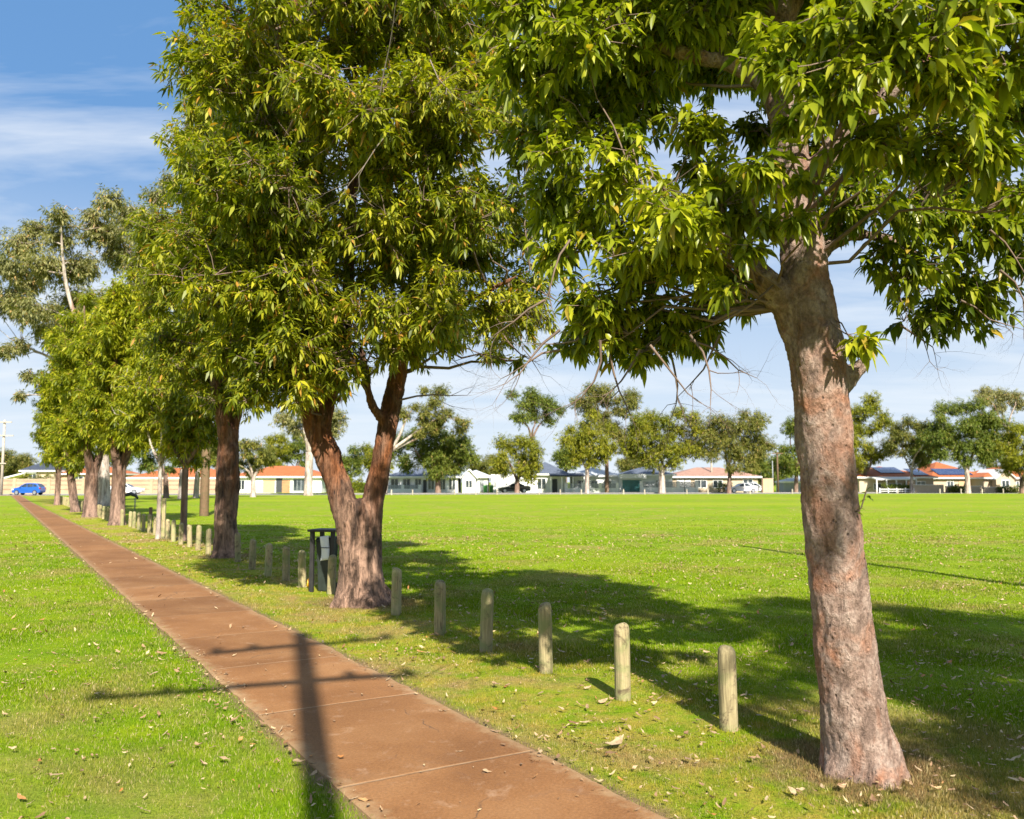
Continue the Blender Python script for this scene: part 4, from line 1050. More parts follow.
tcg = N(nt_, 'ShaderNodeTexCoord').outputs['Object']; nt_.links.new(ramp(nt_, [(.4, (.02, .028, .035)), (.6, (.07, .085, .10))], noise(nt_, tcg, .9, 2)).outputs[0], b_.inputs['Base Color'])
m_, nt_, b_ = mat('solar'); b_.inputs['Roughness'].default_value = .18; M['solar'] = m_
tcg = N(nt_, 'ShaderNodeTexCoord').outputs['Object']; bk = N(nt_, 'ShaderNodeTexBrick', Scale=1.); bk.offset = 0; nt_.links.new(tcg, bk.inputs['Vector'])
bk.inputs['Color1'].default_value = (.012, .022, .075, 1); bk.inputs['Color2'].default_value = (.016, .03, .095, 1); bk.inputs['Mortar'].default_value = (.25, .27, .3, 1); bk.inputs['Mortar Size'].default_value = .01
nt_.links.new(bk.outputs[0], b_.inputs['Base Color'])

def U(px, d): return (px - 512) / 850 * d
def Zp(py, d): return 1.6 + (482 - py) / 850 * d
class House:
    def __init__(s, name, label, px0, px1, d, eave_py, depth=9., wall='white', cat='house', group='houses across the road', base_z=0.):
        s.d = d; s.x0, s.x1 = U(px0, d), U(px1, d); s.cx = (s.x0 + s.x1) / 2; s.w = s.x1 - s.x0; s.dep = depth
        s.root = empty(name, (s.cx, d, base_z)); tag(s.root, label, cat, group)
        s.eave = Zp(eave_py, d); mb = MB(); mb.box(-s.w / 2, s.w / 2, 0, depth, -.1, s.eave); s.wallo = mb.build('wall', M[wall], s.root)
    def lx(s, px): return U(px, s.d) - s.cx
    def hip(s, ridge_py, m, over=.55, px0=None, px1=None, gable=False, rlen=None, y0=0., dep=None, chimney=None, fascia='trim'):
        a = (s.lx(px0) if px0 is not None else -s.w / 2) - over; b = (s.lx(px1) if px1 is not None else s.w / 2) + over
        dep = dep or s.dep; y0_, y1 = y0 - over, y0 + dep + over; ym = (y0_ + y1) / 2
        h = (Zp(ridge_py, s.d + dep / 2)) - s.eave; run = (y1 - y0_) / 2
        inset = min((b - a) / 2 - .02, run * .95) if not gable else .01
        z0 = s.eave + .003; z1 = s.eave + .12
        mb = MB()
        mb.add([(a, y0_, z1), (b, y0_, z1), (b, y1, z1), (a, y1, z1), (a + inset, ym, s.eave + h), (b - inset, ym, s.eave + h)],
               [(0, 1, 5, 4), (1, 2, 5), (2, 3, 4, 5), (3, 0, 4), (3, 2, 1, 0)])
        ro = mb.build('roof', M[m], s.root)
        f = MB(); f.box(a + .01, b - .01, y0_ + .01, y1 - .01, z0 - .13, z1 - .004); f.build('fascia', M[fascia], ro)
        if chimney:
            c = MB(); x = s.lx(chimney); c.box(x - .3, x + .3, ym - .3, ym + .3, s.eave + h - .6, s.eave + h + .7); c.build('chimney', M['brick_red'], ro)
        s.rz = (a, b, y0_, ym, z1, s.eave + h, inset); return ro
    def front_gable(s, px0, px1, apex_py, m, wall='white', out=1.2):
        a, b = s.lx(px0), s.lx(px1); mid = (a + b) / 2; h = Zp(apex_py, s.d - out)
        g = MB(); g.add([(a, -out, -.1), (b, -out, -.1), (b, -out, s.eave), (mid, -out, h), (a, -out, s.eave), (a, -.004, -.1), (b, -.004, -.1), (b, -.004, s.eave), (mid, -.004, h), (a, -.004, s.eave)],
              [(0, 1, 2, 3, 4), (1, 6, 7, 2), (5, 0, 4, 9), (6, 5, 9, 8, 7)])
        g.build('gable', M[wall], s.root)
        r = MB(); o = .3; sl = (h - s.eave) / (mid - a)
        for sg in (-1, 1):
            e = a if sg < 0 else b; ex = e + sg * o; ez = s.eave - sl * o
            r.add([(ex, -out - .35, ez + .02), (mid, -out - .35, h + .02), (mid, s.dep / 2, h + .02), (ex, s.dep / 2, ez + .02), (ex, -out - .35, ez + .17), (mid, -out - .35, h + .17), (mid, s.dep / 2, h + .17), (ex, s.dep / 2, ez + .17)],
                  [(0, 1, 2, 3), (7, 6, 5, 4), (0, 4, 5, 1), (1, 5, 6, 2), (2, 6, 7, 3), (3, 7, 4, 0)])
        r.build('gable_roof', M[m], s.root)
    def win(s, px0, px1, py0, py1, frame='trim', bars=1, y=0.):
        a, b, z1, z0 = s.lx(px0), s.lx(px1), Zp(py0, s.d), Zp(py1, s.d); z0 = max(z0, .08)
        t = .09; f = MB()
        f.box(a, b, y - .06, y - .003, z0, z0 + t); f.box(a, b, y - .06, y - .003, z1 - t, z1); f.box(a, a + t, y - .058, y - .003, z0 + t, z1 - t); f.box(b - t, b, y - .058, y - .003, z0 + t, z1 - t)
        for k in range(bars):
            x = a + (b - a) * (k + 1) / (bars + 1); f.box(x - .035, x + .035, y - .055, y - .003, z0 + t, z1 - t)
        fo = f.build('window', M[frame], s.root)
        p = MB(); p.box(a + .05, b - .05, y - .03, y - .004, z0 + .05, z1 - .05); p.build('pane', M['glass'], fo)
    def panel(s, name, px0, px1, py0, py1, m, y=0., thick=.06, ribs=0, handle=False):
        a, b, z1, z0 = s.lx(px0), s.lx(px1), Zp(py0, s.d), max(.0, Zp(py1, s.d)); f = MB()
        if ribs:
            hh = (z1 - z0) / ribs
            for k in range(ribs): f.box(a, b, y - thick, y - .004, z0 + hh * k + .015, z0 + hh * (k + 1) - .015)
            f.box(a + .01, b - .01, y - thick * .6, y - .005, z0, z1)
        else: f.box(a, b, y - thick, y - .004, z0, z1)
        o = f.build(name, M[m], s.root)
        if handle:
            h = MB(); h.box(b - .2, b - .12, y - thick - .05, y - thick - .004, 1.0, 1.12); h.build('handle', M['dark'], o)
        return o
    def verandah(s, px0, px1, roof_py, m='trim', out=2.2, n=4, th=.18, post='trim', low_py=None):
        a, b = s.lx(px0), s.lx(px1); z = Zp(roof_py, s.d - out)
        v = MB(); v.add([(a, -out, z), (b, -out, z), (b, -.01, z + .35), (a, -.01, z + .35), (a, -out, z + th), (b, -out, z + th), (b, -.01, z + .35 + th), (a, -.01, z + .35 + th)],
              [(3, 2, 1, 0), (4, 5, 6, 7), (0, 1, 5, 4), (1, 2, 6, 5), (2, 3, 7, 6), (3, 0, 4, 7)])
        vo = v.build('verandah_roof', M[m], s.root)
        for k in range(n):
            x = a + .1 + (b - a - .2) * k / (n - 1); p = MB(); p.box(x - .08, x + .08, -out + .05, -out + .21, 0, z - .003 + .03); p.build('verandah_post', M[post], vo)
    def solar(s, px0, px1, t0, t1):
        x0, x1, y0, ym, ze, zr, ins = s.rz
        a, b = s.lx(px0), s.lx(px1)
        def p(x, t, lift): 
            y = y0 + (ym - y0) * t; z = ze + (zr - ze) * t; return (x, y - lift * .3, z + lift)
        mb = MB(); mb.add([p(a, t0, .06), p(b, t0, .06), p(b, t1, .06), p(a, t1, .06), p(a, t0, .12), p(b, t0, .12), p(b, t1, .12), p(a, t1, .12)],
               [(3, 2, 1, 0), (4, 5, 6, 7), (0, 1, 5, 4), (1, 2, 6, 5), (2, 3, 7, 6), (3, 0, 4, 7)])
        mb.build('solar_panel', M['solar'], s.root)

# left orange roofed house
h = House('tiled_house', 'low house with orange tiled roof and white garage seen left of the forked trunk', 233, 322, 128, 477, wall='white', depth=10)
h.hip(466, 'roof_orange'); h.panel('garage_door', 254, 264, 480, 493, 'trim', ribs=5); h.panel('side_panel', 264, 276, 480, 492, 'tan'); h.panel('entry', 277, 283, 478, 493, 'dark'); h.panel('timber_screen', 283, 291, 480, 493, 'wood')
h.win(294, 306, 479, 491, 'fencegrey', 2); h.win(239, 246, 480, 490)
# behind the cream wall
h = House('garden_house', 'house with dark pyramid roof showing over the left cream wall', 25, 55, 140, 471, wall='cream', depth=8); h.hip(459, 'roof_dark'); h.win(30, 38, 473, 482)
h = House('tiled_house', 'orange roofed house behind the far end of the footpath row', 62, 118, 142, 474, wall='brick_cream', depth=8); h.hip(466, 'roof_orange'); h.win(75, 85, 476, 484); h.win(95, 105, 476, 484)
h = House('brick_house', 'red brick house behind the white parked car', 132, 226, 133, 478, wall='brick_red', depth=9); h.hip(468, 'roof_orange'); h.win(160, 172, 480, 489); h.win(185, 197, 480, 489); h.panel('garage_door', 206, 222, 479, 492, 'trim', ribs=5)
r = empty('patio_cover', (U(16, 128), 128, 0)); tag(r, 'small white patio cover over the far left wall', 'shelter')
mb = MB(); mb.add([(-1.6, 0, 2.1), (1.6, 0, 2.9), (1.6, 3, 2.9), (-1.6, 3, 2.1), (-1.6, 0, 2.3), (1.6, 0, 3.1), (1.6, 3, 3.1), (-1.6, 3, 2.3)], [(3, 2, 1, 0), (4, 5, 6, 7), (0, 1, 5, 4), (1, 2, 6, 5), (2, 3, 7, 6), (3, 0, 4, 7)]); mb.build('roof', M['trim'], r)
for x in (-1.4, 1.4):
    mb = MB(); mb.box(x - .06, x + .06, .1, .22, 0, 2.15 + (x + 1.4) * .24); mb.build('post', M['trim'], r)
# cream boundary wall with banding and piers
r = empty('boundary_wall', (U(-60, 116), 116, 0), 0.04); tag(r, 'long cream brick boundary wall with red bands behind the blue car', 'wall')
L = U(232, 116) - U(-60, 116)
mb = MB(); mb.box(0, L, 0, .24, -.2, 1.95); mb.build('wall', M['brick_cream'], r)
mb = MB()
for z in (.55, 1.15, 1.7): mb.box(0, L, -.012, .252, z, z + .09)
mb.build('bands', M['brick_red'], r)
mb = MB(); mb.box(-.02, L + .02, -.05, .29, 1.955, 2.03); mb.build('coping', M['cream'], r)
x = 1.
while x < L:
    mb = MB(); mb.box(x - .2, x + .2, -.1, .34, -.2, 2.12); mb.build('pier', M['brick_cream'], r); x += 4.6

# white houses
h = House('white_house', 'long white house with dark windows behind the broad low tree', 386, 458, 128, 477, wall='white'); h.hip(468, 'roof_slate')
for a, b in ((391, 399), (403, 411), (415, 422), (428, 435), (439, 446), (449, 456)): h.win(a, b, 478.5, 490)
h.panel('door', 423.5, 427, 480, 493, 'dark', handle=True)
h = House('gabled_house', 'narrow white house with small front gable left of the bushy tree', 462, 488, 129, 477, wall='white', depth=7); h.hip(470, 'roof_metal'); h.front_gable(463, 476, 470, 'trim'); h.win(466, 473, 480, 488, y=-1.2); h.panel('door', 480, 484, 480, 492, 'fencegrey', handle=True)
h = House('slate_house', 'white house with dark slate roof and front porch behind the black car', 491, 566, 129, 474.5, wall='white', depth=11)
h.hip(462, 'roof_slate', px0=527, px1=566); h.panel('garage_door', 494, 508, 478, 493, 'trim', ribs=5); h.win(537, 546, 478, 489.5); h.panel('downpipe', 531, 531.8, 475, 493, 'greyw'); h.verandah(549, 583, 476.5, 'roof_dark', out=3., n=4); h.panel('door', 552, 557, 479, 493, 'dark', handle=True)
h = House('grey_house', 'grey and white modern house with blue grey roof left of the domed tree', 574, 618, 130, 476, wall='white', depth=10); h.hip(467.5, 'roof_metal', px0=572, px1=620)
h.win(577, 585, 480, 490); h.win(590, 598, 480, 490); h.win(603, 611, 480, 490)
h = House('blue_roofed_house', 'white house with blue roof and teal garage opening behind the domed tree', 619, 672, 129, 475, wall='white', depth=10); h.hip(466.5, 'roof_slate', px0=625, px1=672)
M['teal'] = plain('teal_door', (.06, .22, .22), .4, .2, 2)
h.panel('garage_door', 622, 641, 480, 491.5, 'teal', ribs=4); h.win(655, 662, 480, 489); h.panel('portico_beam', 618, 645, 474, 478.5, 'white', thick=1.0)
h = House('brown_roofed_house', 'cream house with long brown tiled roof right of the domed tree', 672, 757, 132, 477, wall='cream', depth=10); h.hip(467.5, 'roof_brown'); h.win(694, 706, 480, 488); h.win(712, 722, 480, 488); h.win(742, 752, 479, 486); h.panel('garage_door', 676, 690, 480, 493, 'trim', ribs=5)
h = House('garden_shed', 'small grey shed left of the big near trunk, behind the thin poles', 783, 812, 134, 482, wall='greyw', depth=4, cat='shed'); h.hip(478, 'roof_metal', over=.2); h.panel('door', 790, 795, 483, 492, 'fencegrey', handle=True)
# right
h = House('solar_house', 'orange tiled house with blue solar panels and white verandah right of the big trunk', 858, 932, 130, 477.5, wall='cream', depth=12); h.hip(466.5, 'roof_orange', chimney=874); h.solar(884, 908, .3, .85); h.solar(914, 928, .1, .7)
h.verandah(868, 908, 480, 'trim', out=2.5, n=5); h.win(872, 880, 483, 490); h.win(887, 900, 483, 490, bars=2); h.win(914, 924, 481, 489); h.panel('door', 903, 907, 481, 493, 'wood', handle=True)
h = House('solar_house', 'large orange tiled house with a wide dark solar array, partly behind the pale trunk', 932, 984, 133, 478, wall='cream', depth=14); h.hip(462, 'roof_orange'); h.solar(939, 973, .12, .5); h.win(945, 952, 481, 489); h.panel('garage_door', 957, 966, 481, 493, 'tan', ribs=5); h.win(972, 980, 481, 489)
h = House('cream_gabled_house', 'orange tiled house with a cream front gable near the right edge', 982, 1060, 129, 478, wall='cream', depth=11); h.hip(467, 'roof_orange', chimney=1030); h.front_gable(990, 1008, 470, 'trim', 'cream'); h.win(995, 1003, 480, 488, y=-1.2); h.win(1014, 1020, 481, 489); h.win(1028, 1036, 481, 489)

def fence(name, label, px0, px1, d, h, pier=2.6, infill='fencegrey', pm='white', lowz=.4, cat='fence'):
    x0, x1 = U(px0, d), U(px1, d); r = empty(name, (x0, d, 0)); tag(r, label, cat, 'front fences and low walls across the road')
    L = x1 - x0; n = max(1, round(L / pier)); st = L / n
    mb = MB(); mb.box(0, L, .05, .2, -.1, lowz); mb.build('plinth', M[pm], r)
    for k in range(n + 1):
        p = MB(); p.box(k * st - .22, k * st + .22, 0, .32, -.1, h); p.build('pier', M[pm], r)
    for k in range(n):
        q = MB(); z = lowz + .02
        while z < h - .12:
            q.box(k * st + .225, (k + 1) * st - .225, .1, .14, z, z + .11); z += .14
        q.build('infill_panel', M[infill], r)
fence('pier_fence', 'white pier and slat fence in front of the blue roofed house', 641, 696, 126, 1.75, lowz=.8)
fence('pier_fence', 'white pier and slat fence in front of the grey modern house', 566, 617, 126.5, 1.5, lowz=.7)
fence('pier_fence', 'white pier and slat fence in front of the long white house', 386, 420, 126.5, 1.2, lowz=.6)
def lowwall(label, px0, px1, d, h, m='cream', name='low_wall'):
    x0, x1 = U(px0, d), U(px1, d); r = empty(name, (x0, d, 0)); tag(r, label, 'wall', 'front fences and low walls across the road')
    mb = MB(); mb.box(0, x1 - x0, 0, .22, -.1, h); mb.build('wall', M[m], r); mb = MB(); mb.box(-.03, x1 - x0 + .03, -.04, .26, h + .002, h + .07); mb.build('coping', M['trim'], r)
lowwall('low cream front wall below the solar panelled roofs', 908, 942, 126, 1.15)
lowwall('short cream wall in front of the wide solar array house', 944, 980, 126.5, .95)
lowwall('low pale wall under the cream front gable', 982, 1056, 126, .8)
# low white rail fence
r = empty('rail_fence', (U(878, 125), 125, 0)); tag(r, 'low white rail fence in front of the verandah house', 'fence', 'front fences and low walls across the road'); L = U(912, 125) - U(878, 125)
mb = MB(); mb.box(0, L, 0, .06, .5, .6); mb.box(0, L, 0, .06, .22, .3); mb.build('rails', M['trim'], r)
for k in range(5):
    mb = MB(); mb.box(L * k / 4 - .06, L * k / 4 + .06, -.065, -.004, 0, .75); mb.build('post', M['trim'], r)

def bush(px, d, w, h, label, m='leaf_green', cat='hedge', name='hedge', group='front garden shrubs'):
    x = U(px, d); r = empty(name, (x, d, 0)); tag(r, label, cat, group)
    st = MB()
    for k in range(3): st.tube([(w * (k - 1) * .25, 0, -.05), (w * (k - 1) * .3, 0, h * .6)], [.05, .02], 5)
    st.build('stems', M['twig'], r)
    n = int(260 * w * max(h, .6)); P = (RNG.random((n, 3)) - .5) * np.array([w, 1.1, h]) + np.array([0, 0, h / 2])
    P[:, 2] *= 1 - .25 * np.abs(np.sin(P[:, 0] * 2.1 + d))
    link('foliage', leaf_mesh('foliage', P, rand_unit(n), np.full(n, .28), np.full(n, .06), .2, RNG.random(n) * .7, T_LOW), M[m], r)
bush(895, 126, 4.2, 1.5, 'clipped green hedge behind the low white rail fence')
bush(724, 127, 2.2, 1.7, 'green rounded shrub behind the conical tree trunk', cat='shrub', name='shrub')
bush(24, 118.5, 1.2, 3.0, 'upright yellow green shrub above the cream wall, right of the left pole', 'leaf_yellow', 'shrub', 'shrub')
bush(38, 119, 4.5, 2.9, 'olive shrubs topping the cream wall under the dark pyramid roof', 'leaf_olive', 'shrub', 'shrub')
bush(955, 126, 2.4, 1.3, 'low green shrub at the foot of the large full tree', 'leaf_green', 'shrub', 'shrub')
bush(1006, 125.6, 3.2, 1.2, 'low dark shrubs before the cream front gable', 'leaf_green', 'shrub', 'shrub')
bush(345, 127, 5.5, 2.4, 'green shrubs across the road seen through the forked trunk', 'leaf_yellow', 'shrub', 'shrub')
bush(372, 127, 3.5, 1.8, 'darker green shrubs just left of the long white house', 'leaf_green', 'shrub', 'shrub')

# ------------------------------------------------------------------ street furniture across the road
def pole(name, px, d, top_py, r, m, label, arms=()):
    h = Zp(top_py, d); ro = empty(name, (U(px, d), d, 0)); tag(ro, label, 'pole')
    mb = MB(); mb.tube([(0, 0, -.2), (0, 0, h)], [r, r * .75], 12); mb.build('pole', m, ro, True)
    for z, w in arms:
        a = MB(); a.box(-w / 2, w / 2, -r - .12, -r - .003, h - z, h - z + .13); a.build('crossarm', m, ro)
    return ro
pole('utility_pole', 3.5, 104, 420, .17, M['timber_pale'], 'tall pale utility pole with crossarms at the far left', ((.35, 2.0), (2.0, 2.6), (5.4, 1.1)))
pole('utility_pole', 777, 128, 452, .14, M['timber_brown'], 'thin brown pole right of the tan cabinet', ((.3, 1.6),))
pole('lamp_post', 772, 126, 461, .07, M['fencegrey'], 'slim grey post just left of the thin brown pole')
pole('utility_pole', 711, 134, 442, .17, M['timber_pale'], 'pale thick pole beside the brown tiled roof')
pole('lamp_post', 684, 124, 479, .05, M['dark'], 'short dark post before the white slat fence')
r = empty('tan_cabinet', (U(767, 124), 124, 0)); tag(r, 'tan upright service cabinet at the field edge left of the thin poles', 'cabinet')
mb = MB(); mb.box(-.75, .75, 0, .7, .05, 2.05); mb.build('body', M['tan'], r, bevel=.03); mb = MB(); mb.box(-.8, .8, -.05, .75, 2.053, 2.13); mb.build('top', M['cream'], r)
mb = MB(); mb.box(-.68, -.02, -.03, -.004, .15, 1.95); mb.build('door', M['tan'], r); mb = MB(); mb.box(.02, .68, -.03, -.004, .15, 1.95); mb.build('door', M['tan'], r)
mb = MB(); mb.box(-.8, .8, -.04, .74, -.05, .047); mb.build('base', M['kerb'], r)
for i, px in enumerate(range(392, 1020, 21)):
    if any(abs(px - q) < 6 for q in (438, 517, 587, 607, 662, 729, 767, 866, 912, 968)): continue
    d = road_y(U(px, 118)) - 1.5; mb = MB(); mb.tube([(0, 0, -.1), (0, 0, .62), (0, 0, .66)], [.08, .08, .05], 8)
    tag(mb.build('verge_post', M['timber_pale'], loc=(U(px, d), d, 0)), 'small pale post in the line along the far edge of the field', 'post', 'small posts along the far field edge')
def wbin(px, label, m, d=124.5):
    r = empty('wheelie_bin', (U(px, d), d, 0)); tag(r, label, 'bin', 'wheelie bins by the black car')
    mb = MB(); mb.add([(-.24, -.27, .03), (.24, -.27, .03), (.24, .27, .03), (-.24, .27, .03), (-.3, -.36, 1.), (.3, -.36, 1.), (.3, .36, 1.), (-.3, .36, 1.)], [(3, 2, 1, 0), (4, 5, 6, 7), (0, 1, 5, 4), (1, 2, 6, 5), (2, 3, 7, 6), (3, 0, 4, 7)]); mb.build('body', m, r, bevel=.03)
    mb = MB(); mb.add([(-.33, -.4, 1.003), (.33, -.4, 1.003), (.33, .4, 1.003), (-.33, .4, 1.003), (-.27, -.3, 1.1), (.27, -.3, 1.1), (.27, .38, 1.12), (-.27, .38, 1.12)], [(3, 2, 1, 0), (4, 5, 6, 7), (0, 1, 5, 4), (1, 2, 6, 5), (2, 3, 7, 6), (3, 0, 4, 7)]); mb.build('lid', m, r)
    for x in (-.26, .26):
        mb = MB(); mb.tube([(x - .03, .33, .1), (x + .03, .33, .1)], .1, 12); mb.build('wheel', M['dark'], r)
BG = plain('bin_green', (.03, .16, .03), .45, .1, 4)
wbin(485.5, 'green wheelie bin farther left of the black car', BG); wbin(491.5, 'green wheelie bin right beside the black car', BG)

# ------------------------------------------------------------------ cars
M['tyre'] = plain('tyre', (.02, .02, .02), .8, .2, 10); M['rim'] = plain('rim', (.55, .56, .58), .3, .05, 5, metal=.8)
M['lamp'] = plain('headlamp', (.75, .77, .78), .15, .05, 5); M['tail'] = plain('tail_lamp', (.35, .015, .01), .25, .1, 5)
def paint(name, c):
    m, nt, b = mat(name); b.inputs['Base Color'].default_value = (*c, 1); b.inputs['Roughness'].default_value = .28; b.inputs['Coat Weight'].default_value = .6; b.inputs['Coat Roughness'].default_value = .06; return m
PROF = {'hatch': dict(L=4.0, W=.85, body=[(-2.0, .32), (-1.97, .62), (-1.78, .82), (-1.05, .98), (-.95, 1.0), (-.30, 1.42), (.1, 1.49), (1.0, 1.47), (1.45, 1.38), (1.86, 1.0), (1.96, .92), (2.0, .55), (1.95, .30), (1.5, .24), (-1.6, .24)], belt=.95,
                      side=[[(-.80, 1.0), (-.24, 1.36), (.08, 1.41), (.10, 1.0)], [(.17, 1.0), (.15, 1.41), (.9, 1.39), (.95, 1.02)], [(1.02, 1.03), (.98, 1.38), (1.35, 1.31), (1.6, 1.08)]], screen=((-.93, 1.02), (-.32, 1.40)), rear=((1.84, 1.03), (1.47, 1.36)), wh=(-1.25, 1.25), wr=.31),
        'sedan': dict(L=4.7, W=.9, body=[(-2.35, .32), (-2.32, .6), (-2.1, .78), (-1.15, .92), (-1.05, .94), (-.35, 1.36), (.1, 1.43), (.75, 1.40), (1.45, 1.06), (2.15, 1.02), (2.33, .92), (2.35, .5), (2.3, .3), (1.7, .24), (-1.8, .24)], belt=.9,
                      side=[[(-.9, .95), (-.32, 1.30), (.08, 1.36), (.10, .95)], [(.17, .95), (.16, 1.36), (.72, 1.33), (1.15, 1.0)]], screen=((-1.03, .96), (-.37, 1.34)), rear=((1.43, 1.08), (.78, 1.38)), wh=(-1.45, 1.4), wr=.32)}
def car(kind, pm, px, d, rz, label, scl=1.):
    p = PROF[kind]; r = empty('parked_car', (U(px, d), d, .012), rz); tag(r, label, 'car'); r.scale = (scl, 1, 1 if scl == 1 else .98)
    n = len(p['body'])
    def w(z): return p['W'] * (1 - max(0, z - p['belt']) * .42) * (1 if z > .4 else .96)
    vs = []
    for sg in (-1, 1):
        for x, z in p['body']: vs.append((x, sg * w(z) * (1 - .07 * max(0, abs(x) - p['L'] / 2 + .5) / .5), z))
    fs = [tuple(range(n)), tuple(range(2 * n - 1, n - 1, -1))] + [(i, i + n, (i + 1) % n + n, (i + 1) % n) for i in range(n)]
    mb = MB(); mb.add(vs, fs); b = mb.build('body', pm, r, bevel=.05)
    for x in p['wh']:
        for sg in (-1, 1):
            y = sg * (p['W'] - .09)
            a = MB(); a.tube([(x, y - .1, p['wr']), (x, y + .1, p['wr'])], p['wr'] + .045, 20); a.build('wheel_arch', M['dark'], b) if False else None
            t = MB(); t.tube([(x, y - .105, p['wr']), (x, y + .105, p['wr'])], p['wr'], 20); wo = t.build('wheel', M['tyre'], r)
            t = MB(); t.tube([(x, y + sg * .10, p['wr']), (x, y + sg * .118, p['wr'])], p['wr'] * .68, 16); t.build('rim', M['rim'], wo)
    for poly in p['side']:
        for sg in (-1, 1):
            a = MB(); k = len(poly); a.add([(x, sg * (w(z) + .012), z) for x, z in poly] + [(x, sg * (w(z) - .03), z) for x, z in poly], [tuple(range(k)), tuple(range(2 * k - 1, k - 1, -1))] + [(i, i + k, (i + 1) % k + k, (i + 1) % k) for i in range(k)])
            a.build('side_window', M['glass'], r)
    for nm, ((x0, z0), (x1, z1)) in (('windscreen', p['screen']), ('rear_window', p['rear'])):
        nx = .02 if x0 > 0 else -.02
        a = MB(); a.add([(x0 + nx, -w(z0) * .9, z0 + .01), (x0 + nx, w(z0) * .9, z0 + .01), (x1 + nx, w(z1) * .9, z1 + .015), (x1 + nx, -w(z1) * .9, z1 + .015), (x0, -w(z0) * .9, z0 - .03), (x0, w(z0) * .9, z0 - .03), (x1, w(z1) * .9, z1 - .03), (x1, -w(z1) * .9, z1 - .03)],
                        [(0, 1, 2, 3), (7, 6, 5, 4), (0, 4, 5, 1), (1, 5, 6, 2), (2, 6, 7, 3), (3, 7, 4, 0)]); a.build(nm, M['glass'], r)
    hl = p['L'] / 2
    for sg in (-1, 1):
        a = MB(); a.box(-hl + .02, -hl + .32, min(sg * .5, sg * .82), max(sg * .5, sg * .82), .62, .76); a.build('headlight', M['lamp'], r, bevel=.03)
        a = MB(); a.box(hl - .16, hl - .01, min(sg * .55, sg * .815), max(sg * .55, sg * .815), .75, .95); a.build('tail_light', M['tail'], r, bevel=.02)
        a = MB(); a.box(-.82, -.68, min(sg * (p['W'] - .02), sg * (p['W'] + .16)), max(sg * (p['W'] - .02), sg * (p['W'] + .16)), .95, 1.07); a.build('mirror', pm, r, bevel=.02)
car('hatch', paint('blue_paint', (.012, .10, .42)), 31, 105, R(5), 'bright blue hatchback parked at the far end of the footpath', .84)
car('sedan', paint('white_paint', (.75, .75, .75)), 126, 110.5, R(188), 'white sedan half hidden by the trunks in front of the brick house')
car('sedan', paint('black_paint', (.015, .02, .028)), 514, 125, R(8), 'black sedan parked behind the bushy yellow green tree')
car('sedan', paint('white_paint', (.72, .73, .74)), 741, 126, R(3), 'white sedan parked in front of the brown roofed house')
car('hatch', paint('silver_paint', (.55, .57, .6)), 753, 129, R(170), 'silver hatchback behind the white sedan by the brown roofed house')

# ================================================================== SKY, SUN, CAMERA
w = bpy.data.worlds.new('World'); sc.world = w; w.use_nodes = True; nt = w.node_tree; bg = nt.nodes['Background']
sky = N(nt, 'ShaderNodeTexSky'); sky.sky_type = 'NISHITA'; sky.sun_disc = False; sky.sun_elevation = R(SUN_EL)
sd = Vector((-SD[0] * math.cos(R(SUN_EL)), -SD[1] * math.cos(R(SUN_EL)), math.sin(R(SUN_EL))))   # towards the sun
sky.sun_rotation = math.atan2(sd.x, sd.y); sky.air_density = 1.0; sky.dust_density = .35; sky.ozone_density = 3.0; sky.altitude = 20
tc = N(nt, 'ShaderNodeTexCoord').outputs['Generated']
sx = N(nt, 'ShaderNodeSeparateXYZ'); nt.links.new(tc, sx.inputs[0])
zz = math_(nt, 'ADD', math_(nt, 'MAXIMUM', sx.outputs[2], 0.), .12)
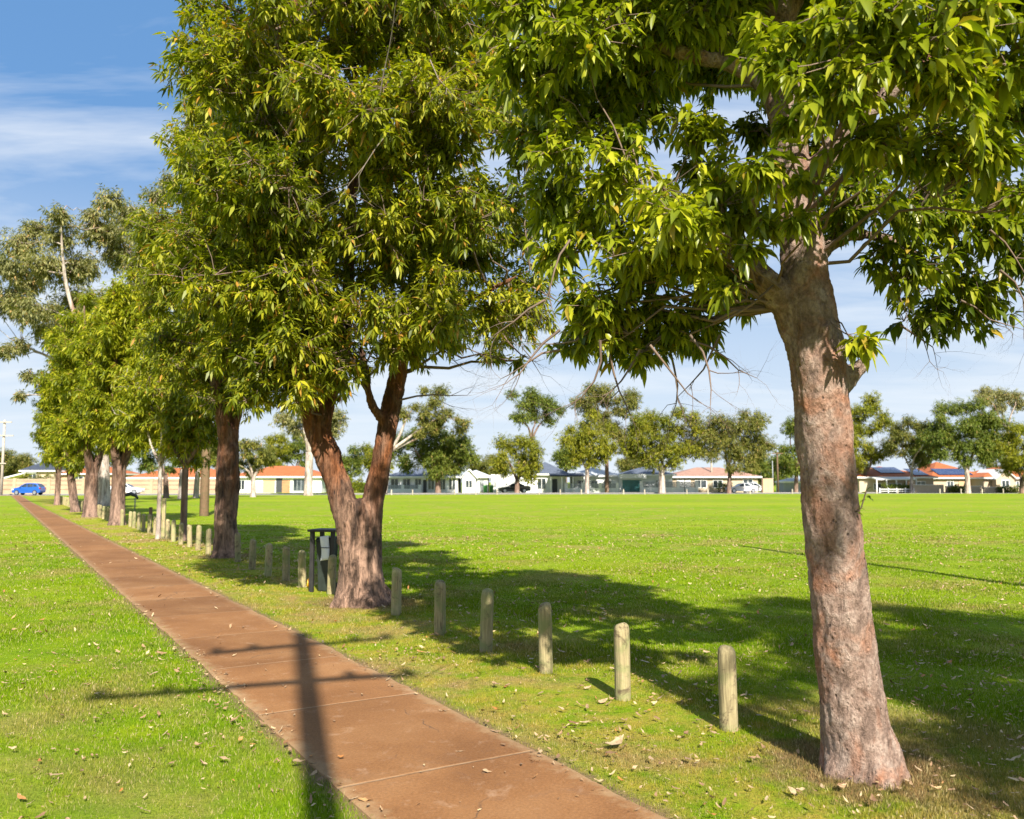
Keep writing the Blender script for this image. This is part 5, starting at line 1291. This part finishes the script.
cb = N(nt, 'ShaderNodeCombineXYZ'); nt.links.new(math_(nt, 'DIVIDE', sx.outputs[0], zz), cb.inputs[0]); nt.links.new(math_(nt, 'DIVIDE', sx.outputs[1], zz), cb.inputs[1])
mp = N(nt, 'ShaderNodeMapping'); nt.links.new(cb.outputs[0], mp.inputs[0]); mp.inputs['Rotation'].default_value = (0, 0, R(24)); mp.inputs['Scale'].default_value = (.55, 1.5, 1); mp.inputs['Location'].default_value = (3.1, 1.7, 0)
cn = noise(nt, mp.outputs[0], 1.1, 7, .58, .5)
cl = maprange(nt, cn, .42, .66, 0., .88)
hz = maprange(nt, sx.outputs[2], 0., .36, .95, 0.)
cm = mixc(nt, sky.outputs[0], (1.3, 3.1, 6.2), .7)
cm = mixc(nt, cm, (7.0, 7.5, 8.2), cl)
cm = mixc(nt, cm, (6.6, 7.3, 8.0), hz)
nt.links.new(cm, bg.inputs[0]); bg.inputs[1].default_value = .058

sun = bpy.data.lights.new('sun', 'SUN'); sun.energy = 5.0; sun.angle = R(.53); sun.color = (1., .94, .83)
so = bpy.data.objects.new('sun', sun); COL.objects.link(so); so.rotation_euler = (-sd).to_track_quat('-Z', 'Y').to_euler()

cam = bpy.data.cameras.new('camera'); co_ = bpy.data.objects.new('camera', cam); COL.objects.link(co_)
co_.location = (0, 0, H); co_.rotation_euler = (R(90) + PITCH, 0, 0)
cam.sensor_fit = 'HORIZONTAL'; cam.sensor_width = 36; cam.lens = 36 * F / 1024; cam.clip_end = 8000; cam.clip_start = .05
cam.dof.use_dof = True; cam.dof.focus_distance = 6.5; cam.dof.aperture_fstop = 3.5
sc.camera = co_
sc.view_settings.view_transform = 'Standard'; sc.view_settings.look = 'None'; sc.view_settings.exposure = 1.12; sc.view_settings.gamma = 1
try: sc.view_settings.use_curve_mapping = False
except Exception: pass
sc.cycles.max_bounces = 6; sc.cycles.diffuse_bounces = 3; sc.cycles.glossy_bounces = 2; sc.cycles.transmission_bounces = 3
sc.cycles.use_denoising = True
bpy.context.view_layer.update()
print('faces', sum(len(o.data.polygons) for o in sc.objects if o.type == 'MESH'))
